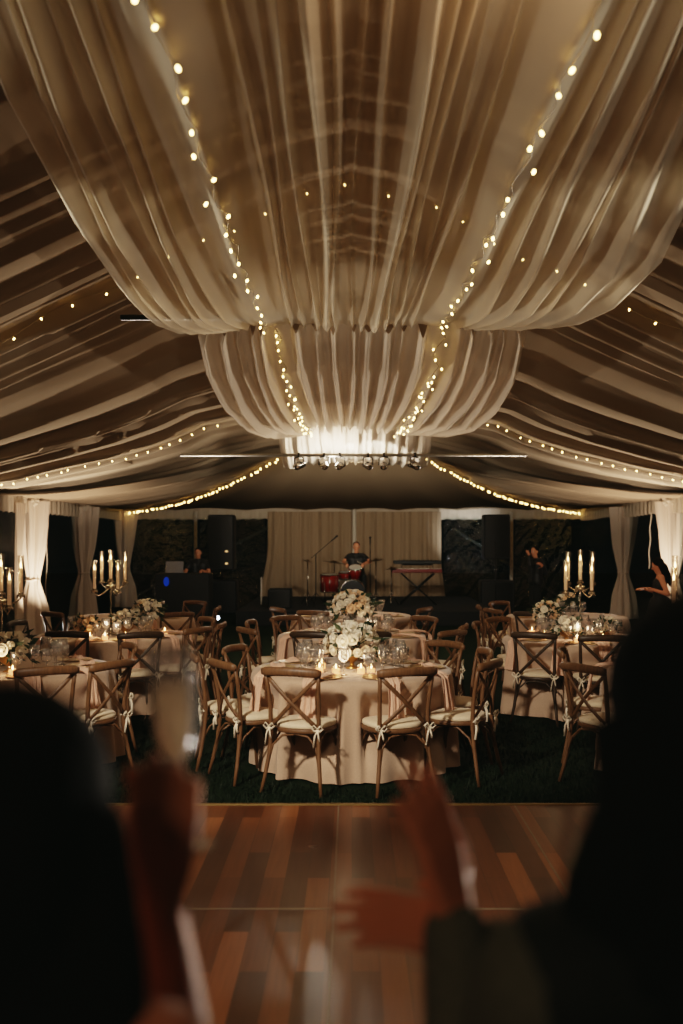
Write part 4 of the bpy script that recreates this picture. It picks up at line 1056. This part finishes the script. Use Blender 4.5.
def person(name_label, pos, h, face, arms, M_top, M_legs, hairfn, voxel=.012, seated=None, look=0, sleeves='long', skirt=False, fat=1.0, handcurl=.35, lean=0, cat='person', bow=0, group=None, M_sleeve=None):
    """arms: two of (elbow, wrist, hand dir, hand back normal, thumb side) in world space, right arm first"""
    x, y, z0 = pos; k = h / 1.7; f = math.radians(face)
    F = V(-math.sin(f), math.cos(f), 0); R = V(math.cos(f), math.sin(f), 0); U = V(0, 0, 1)
    root = empty('person', (x, y, z0)); tag(root, name_label, cat, group)
    o0 = V(x, y, z0)
    P = lambda r, fw, z: o0 + R * (r * k) + F * (fw * k + lean * max(0, z - .9)) + U * (z * k)
    hipz = .90
    b = MB()
    if seated is not None: hipz = seated / k + .08
    dz = hipz - .90
    Q = lambda r, fw, z: P(r, fw, z + dz)
    # trunk
    for r in (-.075, .075): b.capsule(Q(r, 0, .92), Q(r * 1.0, .0, 1.06), .115 * k * fat, .10 * k * fat)
    for r in (-.07, .07): b.capsule(Q(r, 0, 1.06), Q(r * 1.35, .01, 1.28), .095 * k * fat, .105 * k * fat)
    b.capsule(Q(-.15, -.01, 1.37), Q(.15, -.01, 1.37), .062 * k, .062 * k)
    b.capsule(Q(0, 0, 1.30), Q(0, -.005, 1.42), .10 * k, .06 * k)
    b.capsule(Q(0, -.005, 1.40), Q(0, .012, 1.50), .052 * k, .048 * k)
    hc = Q(0, .02 + bow * .05, 1.585 - bow * .03)
    lk = f + math.radians(look); HF = (V(-math.sin(lk), math.cos(lk), 0) - U * bow).normalized(); HR = V(math.cos(lk), math.sin(lk), 0); HU = HR.cross(HF)
    HM = Matrix((HR, HF, HU)).transposed(); hp = lambda r, fw, u: hc + HM @ (V(r, fw, u) * k)
    b.ell(hp(0, -.005, .022), (.075 * k, .092 * k, .092 * k), 18, 12, HM)
    b.ell(hp(0, .018, -.045), (.058 * k, .066 * k, .075 * k), 16, 10, HM)
    b.capsule(hp(0, .086, .005), hp(0, .107, -.03), .011 * k, .014 * k, 8)       # nose
    b.capsule(hp(-.03, .078, .03), hp(.03, .078, .03), .014 * k, .014 * k, 8)    # brow
    b.capsule(hp(-.018, .077, -.062), hp(.018, .077, -.062), .011 * k, .011 * k, 8)  # mouth
    b.ell(hp(0, .07, -.102), (.024 * k, .02 * k, .018 * k), 8, 6, HM)               # chin
    for s in (-1, 1): b.ell(hp(s * .077, -.01, -.012), (.010 * k, .020 * k, .032 * k), 8, 6, HM)
    # arms
    clo = MB(); slv = MB() if M_sleeve else clo
    for s, (el, wr, hd, hn, ts) in zip((1, -1), arms):
        sh = Q(s * .175, -.01, 1.36); el = Vector(el); wr = Vector(wr)
        b.capsule(sh, el, .047 * k * fat, .038 * k); b.capsule(el, wr, .038 * k, .025 * k)
        hand(b, wr, hd, hn, ts, handcurl, .178 * k)
        if sleeves == 'long':
            slv.capsule(sh, el, .062 * k * fat, .052 * k); w2 = el.lerp(wr, .93); slv.capsule(el, w2, .052 * k, .040 * k)
        elif sleeves == 'short': clo.capsule(sh, sh.lerp(el, .55), .062 * k * fat, .056 * k)
    # legs
    lg = MB() if M_legs is not M_top else clo
    for s in (-1, 1):
        hip = Q(s * .085, 0, .90)
        if seated is None: kn = P(s * .09, .015, .48); an = P(s * .095, -.02, .08)
        else: kn = P(s * .17, .42, hipz - .02); an = P(s * .17, .38, .08)
        b.capsule(hip, kn, .082 * k * fat, .056 * k); b.capsule(kn, an, .056 * k, .038 * k)
        b.capsule(an - U * .03 * k, an + F * .15 * k - U * .045 * k, .034 * k, .026 * k)
        if not skirt:
            lg.capsule(hip, kn, .094 * k * fat, .070 * k); lg.capsule(kn, an + U * .02 * k, .070 * k, .056 * k)
    if skirt:
        lg.tube([P(0, 0, .12), P(0, 0, .5), P(0, 0, .95), P(0, 0, 1.05)], [.30 * k, .26 * k, .19 * k, .15 * k], 20, (1, .8))
    body = link('body', remesh(b, voxel, 3), M_skin, root); body.matrix_parent_inverse = Matrix.Translation(-o0)
    # top
    for r in (-.075, .075): clo.capsule(Q(r, 0, .90), Q(r, 0, 1.06), .130 * k * fat, .112 * k * fat)
    for r in (-.07, .07): clo.capsule(Q(r, 0, 1.06), Q(r * 1.4, .01, 1.27), .108 * k * fat, .117 * k * fat)
    if sleeves != 'none':
        clo.capsule(Q(-.15, -.01, 1.365), Q(.15, -.01, 1.365), .072 * k, .072 * k); clo.capsule(Q(0, 0, 1.28), Q(0, -.008, 1.395), .112 * k, .075 * k)
    def put(n, mb, m, vx):
        q = link(n, remesh(mb, vx, 3), m, root); q.matrix_parent_inverse = Matrix.Translation(-o0); return q
    put('top' if not skirt else 'dress', clo, M_top, max(voxel, .008))
    if M_sleeve: put('sleeve', slv, M_sleeve, max(voxel, .006))
    if lg is not clo: put('skirt' if skirt else 'trousers', lg, M_legs, max(voxel, .01))
    hm = MB(); hairfn(hm, hp, k, HM, Q)
    put('hair', hm, M_hair, max(voxel, .008))
    for s in (-1, 1):
        e = MB().ell(hp(s * .031, .074, .008), (.0125 * k,) * 3, 10, 8).build('eye', M_eye, root); e.matrix_parent_inverse = Matrix.Translation(-o0)
        i = MB().ell(hp(s * .031, .083, .008), (.006 * k,) * 3, 8, 6).build('iris', M_iris, e)
    l = MB().capsule(hp(-.018, .087, -.062), hp(.018, .087, -.062), .0045 * k, .0045 * k, 8).build('lips', M_lip, root); l.matrix_parent_inverse = Matrix.Translation(-o0)
    return root
def hair_short(m, hp, k, HM, Q):
    m.ell(hp(0, -.018, .040), (.082 * k, .090 * k, .088 * k), 14, 10, HM); m.ell(hp(0, -.045, -.01), (.078 * k, .062 * k, .075 * k), 12, 8, HM)
def hair_long(m, hp, k, HM, Q):
    m.ell(hp(0, -.018, .036), (.088 * k, .096 * k, .094 * k), 14, 10, HM); m.ell(hp(0, -.05, -.03), (.09 * k, .065 * k, .10 * k), 12, 8, HM)
    for s in (-1, 1): m.capsule(hp(s * .07, -.03, 0), hp(s * .085, -.05, -.30), .035 * k, .03 * k)
    m.capsule(hp(0, -.07, -.05), hp(0, -.10, -.36), .07 * k, .05 * k)
# drummer, seated on a stool behind the kit
person('drummer in dark shirt seated behind the red drum kit', (DX + .08, DY + .75, SZ), 1.66, 180,
       [((DX - .22, DY + .60, SZ + .96), (DX - .16, DY + .36, SZ + .92), (.3, -.9, -.2), (0, 0, 1), 1), ((DX + .40, DY + .62, SZ + .96), (DX + .24, DY + .38, SZ + .92), (-.2, -.9, -.2), (0, 0, 1), -1)],
       M_black, M_stage, hair_short, .012, seated=.56, sleeves='short', handcurl=.8)
st = empty('drum_stool', (DX + .08, DY + .75, SZ)); tag(st, 'round black drum stool under the seated drummer', 'stool')
MB().lathe([(.001, .44), (.17, .44), (.18, .47), (.17, .50), (.001, .51)], seg=20).build('seat', M_black, st)
m = MB(); stand_tripod(m, 0, 0, 0, .45, .24); m.build('tripod', M_chrome, st)
for x0, y0, z0, x1, y1, z1, lb in ((DX - .17, DY + .42, SZ + .90, DX - .30, DY + .05, SZ + .98, 'left of two drumsticks held over the drums'), (DX + .25, DY + .44, SZ + .90, DX + .10, DY + .06, SZ + .98, 'right of two drumsticks held over the drums')):
    o = MB().tube([(x0, y0, z0), (x1, y1, z1)], [.008, .005], 6).build('drumstick', M_ivory); tag(o, lb, 'drumstick', 'drumsticks')
person('man in dark shirt standing behind the laptop desk', (-3.42, 22.25, 0), 1.60, 180,
       [((-3.70, 22.10, 1.02), (-3.64, 21.85, 1.10), (.2, -1, -.1), (0, 0, 1), 1), ((-3.15, 22.10, 1.02), (-3.28, 21.85, 1.10), (-.1, -1, -.1), (0, 0, 1), -1)],
       M_black, M_stage, hair_short, .012, sleeves='short', bow=.25)
person('musician in black standing right of the stage, hands raised near the face', (4.02, 21.9, 0), 1.62, 120,
       [((3.86, 21.60, 1.22), (3.84, 21.64, 1.42), (-.3, .2, .9), (.5, -.8, 0), 1), ((4.16, 21.50, 1.06), (4.10, 21.46, 1.20), (-.6, -.3, .5), (.6, -.6, .2), -1)],
       M_black, M_stage, hair_short, .012, sleeves='long', handcurl=.5)
person('woman in a dark sleeveless dress with long dark hair by the right wall', (4.50, 14.6, 0), 1.53, 75,
       [((4.58, 14.80, .98), (4.36, 14.84, 1.06), (-1, 0, .1), (0, 0, 1), 1), ((4.54, 14.35, 1.00), (4.28, 14.40, 1.09), (-1, .1, .1), (0, 0, 1), -1)],
       M_black, M_black, hair_long, .012, sleeves='none', skirt=True, bow=.35)

# ---- foreground guests
FL_T, FL_B = V(-.203, 1.10, 1.708), V(-.183, 1.10, 1.487)      # flute rim and foot
ax = (FL_T - FL_B).normalized()
def hair_left(m, hp, k, HM, Q):
    m.ell(hp(0, -.012, .034), (.100 * k, .105 * k, .098 * k), 16, 12, HM); m.ell(hp(0, -.05, -.03), (.105 * k, .075 * k, .12 * k), 12, 8, HM)
    rr = random.Random(4)
    for i in range(16):
        a = lerp(-1.0, 1.0, i / 15); p = hp(a * .085, -.055 + .05 * abs(a), .01)
        pts = [p, hp(a * .115, -.085 + .06 * abs(a), -.12), hp(a * .135 + rr.uniform(-.015, .015), -.10 + .06 * abs(a), -.24), hp(a * .145 + rr.uniform(-.02, .02), -.09 + .06 * abs(a), -.37 + rr.uniform(-.03, .03))]
        m.tube(pts, [.034 * k, .036 * k, .033 * k, .012 * k], 8)
def hair_right(m, hp, k, HM, Q):
    m.ell(hp(0, -.012, .036), (.100 * k, .106 * k, .098 * k), 16, 12, HM); m.ell(hp(0, -.05, -.03), (.105 * k, .078 * k, .12 * k), 12, 8, HM)
    rr = random.Random(9)
    for i in range(18):
        a = lerp(-1.05, 1.05, i / 17); p = hp(a * .085, -.055 + .05 * abs(a), .01); w = rr.uniform(0, 6)
        pts = [p] + [hp(a * (.10 + .055 * t) + .014 * math.sin(w + t * 8), -.085 - .02 * t + .06 * abs(a) + .012 * math.cos(w + t * 7), -.06 - .36 * t) for t in (0, .2, .4, .6, .8, 1.0)]
        m.tube(pts, [.032 * k, .034 * k, .036 * k, .034 * k, .032 * k, .026 * k, .01 * k], 8)
hc = V(-.203, 1.055, 1.455)                      # wrist of the toasting hand
person('dark-haired woman in the left foreground seen from behind, raising a champagne flute', (-.325, .93, 0), 1.675, -8,
       [((-.17, 1.05, 1.23), hc, (.06, .06, 1.0), (.25, -.95, .05), -1), ((-.58, .98, 1.02), (-.50, 1.20, .92), (.3, .9, -.2), (-.3, .2, 1), -1)],
       M_dress, M_dress, hair_left, .0055, sleeves='none', skirt=True, handcurl=.85, look=-6)
fl = empty('champagne_flute', FL_B); tag(fl, 'tall champagne flute half full, raised by the left foreground hand', 'glass')
fl.rotation_euler = V(0, 0, 1).rotation_difference(ax).to_euler()
MB().lathe([(.031, 0), (.031, .002), (.012, .006), (.0045, .014), (.0038, .06), (.0042, .085), (.008, .097)], seg=28).build('stem', M_glass, fl)
BP = [(.004, .094), (.014, .104), (.0215, .122), (.0258, .150), (.0268, .178), (.0258, .205), (.0245, .2225)]
MB().shell(BP + [(r - .0012, z) for r, z in BP[::-1]][:-1], seg=36).build('bowl', thin_glass('flute_glass', (1, 1, 1, 1), .05, 2.4, .10), fl)
MB().lathe([(.001, .098), (.0115, .105), (.0198, .123), (.0242, .150), (.0252, .176), (.0250, .180), (.001, .180)], seg=32).build('champagne', M_cham, fl)
person('dark-haired woman in the right foreground seen from behind, clapping', (.355, .98, 0), 1.76, 8,
       [((.46, 1.16, 1.13), (.165, 1.275, 1.318), (-1.0, .1, .20), (.1, -.55, .85), 1), ((.135, 1.12, 1.08), (.128, 1.25, 1.355), (-.22, .05, 1.0), (.75, -.65, .2), 1)],
       M_dress, M_dress, hair_right, .0055, sleeves='long', skirt=True, handcurl=.18, look=8, M_sleeve=M_greyknit)

# ------------------------------------------------------------------ lights
W = bpy.data.worlds.new('night'); bpy.context.scene.world = W; W.use_nodes = True
W.node_tree.nodes['Background'].inputs[0].default_value = (.10, .14, .13, 1); W.node_tree.nodes['Background'].inputs[1].default_value = .012
warm = (1, .80, .58)
# wash from beside the near drape onto the tables
lamp('SPOT', (-2.3, 3.0, 3.55), 1180, (1, .85, .68), .14, (0.1, 9.3, .5), 46, .6, 'table_wash')
lamp('SPOT', (.3, 3.4, 3.4), 140, (1, .80, .58), .3, (.2, 4.9, 0), 74, .8, 'dance_floor_fill')  # unseen fill added to brighten the dance floor only
lamp('POINT', (.5, 3.2, 3.3), 10, (1, .66, .42), .3, name='hand_fill')  # weak unseen fill added for the foreground hands
lamp('POINT', (-1.2, -2.2, 2.7), 62, (1, .66, .44), .4, name='rear_fill')  # unseen fill added behind the camera for hands and sleeves
# stage spots on the bar, plus added roof and vinyl fills
lamp('SPOT', (-.3, 15.0, 2.95), 300, (1, .93, .82), .06, (-.3, 16.3, 3.3), 110, .8, 'bar_spot')
lamp('SPOT', (.3, 15.0, 2.95), 200, (1, .93, .82), .06, (.3, 16.3, 3.3), 110, .8, 'bar_spot')
lamp('SPOT', (0, 15.0, 2.9), 85, warm, .08, (0, 25, 1.2), 70, .7, 'stage_wash')
lamp('SPOT', (0, 16.2, 2.5), 650, warm, .08, (0, 22.0, 3.5), 56, .8, 'roof_fill')  # added fill beyond the bar, lifts the dark back slope of the roof
lamp('POINT', (-.3, 14.95, 2.98), 150, (1, .86, .70), .07, name='bar_spill')
lamp('SPOT', (3.1, 24.8, .95), 240, (.95, .97, 1), .05, (3.0, 26.6, 1.9), 62, .8, 'vinyl_glint_fill')  # unseen lamp added near the right loudspeaker to make the vinyl glint
# pole uplighters, then added drape and flute fills
for s in (-1, 1):
    lamp('SPOT', (s * 5.5, 17.9, .15), 620, (1, .76, .58), .06, (s * 5.6, 19.0, 2.6), 90, .8, 'pole_uplight')
    lamp('SPOT', (s * 5.7, 16.6, .25), 2100, (1, .84, .70), .08, (s * 3.8, 13.2, 3.3), 84, .9, 'pole_uplight')
    for yy in (3.6, 5.6, 7.6): lamp('SPOT', (s * 3.4, yy, 3.48), 105 if yy < 4 else 190, (1, .88, .72), .05, (s * .2, yy + .9, 3.60), 36, .6, 'drape_fill')  # unseen side lamps added to pick out the drape folds
lamp('SPOT', (.2, 5.4, 2.2), 120, (1, .88, .72), .1, (.1, 9.8, 3.6), 54, .9, 'drape_fill')  # added front fill for the drape near the crossbar
lamp('SPOT', (1.9, 3.2, .25), 750, (1, .88, .76), .14, (-.185, 1.1, 1.58), 8, .6, 'flute_fill')  # unseen narrow spot added for highlights on the raised flute
# ------------------------------------------------------------------ camera
cd = bpy.data.cameras.new('camera'); cam = bpy.data.objects.new('camera', cd); C.objects.link(cam)
cam.location = (0, 0, H); cam.rotation_euler = (PI / 2, 0, 0)
cd.sensor_width = 36; cd.lens = 36 * 1000 / 1024; cd.shift_x = -10.5 / 1024; cd.shift_y = 25 / 1024
cd.dof.use_dof = True; cd.dof.focus_distance = 8.8; cd.dof.aperture_fstop = 1.6; cd.dof.aperture_blades = 0
cd.clip_start = .02
sc = bpy.context.scene; sc.camera = cam
sc.view_settings.view_transform = 'Filmic'; sc.view_settings.look = 'Medium High Contrast'; sc.view_settings.exposure = 0
sc.view_settings.use_curve_mapping = True
cm = sc.view_settings.curve_mapping
for ch_, lift in ((0, .0022), (1, .0030), (2, .0022)): cm.curves[ch_].points[0].location = (0, lift)
cm.update()
cy = sc.cycles
cy.use_denoising = True; cy.sample_clamp_indirect = 4; cy.sample_clamp_direct = 30; cy.max_bounces = 8; cy.transparent_max_bounces = 24; cy.caustics_reflective = False; cy.caustics_refractive = False
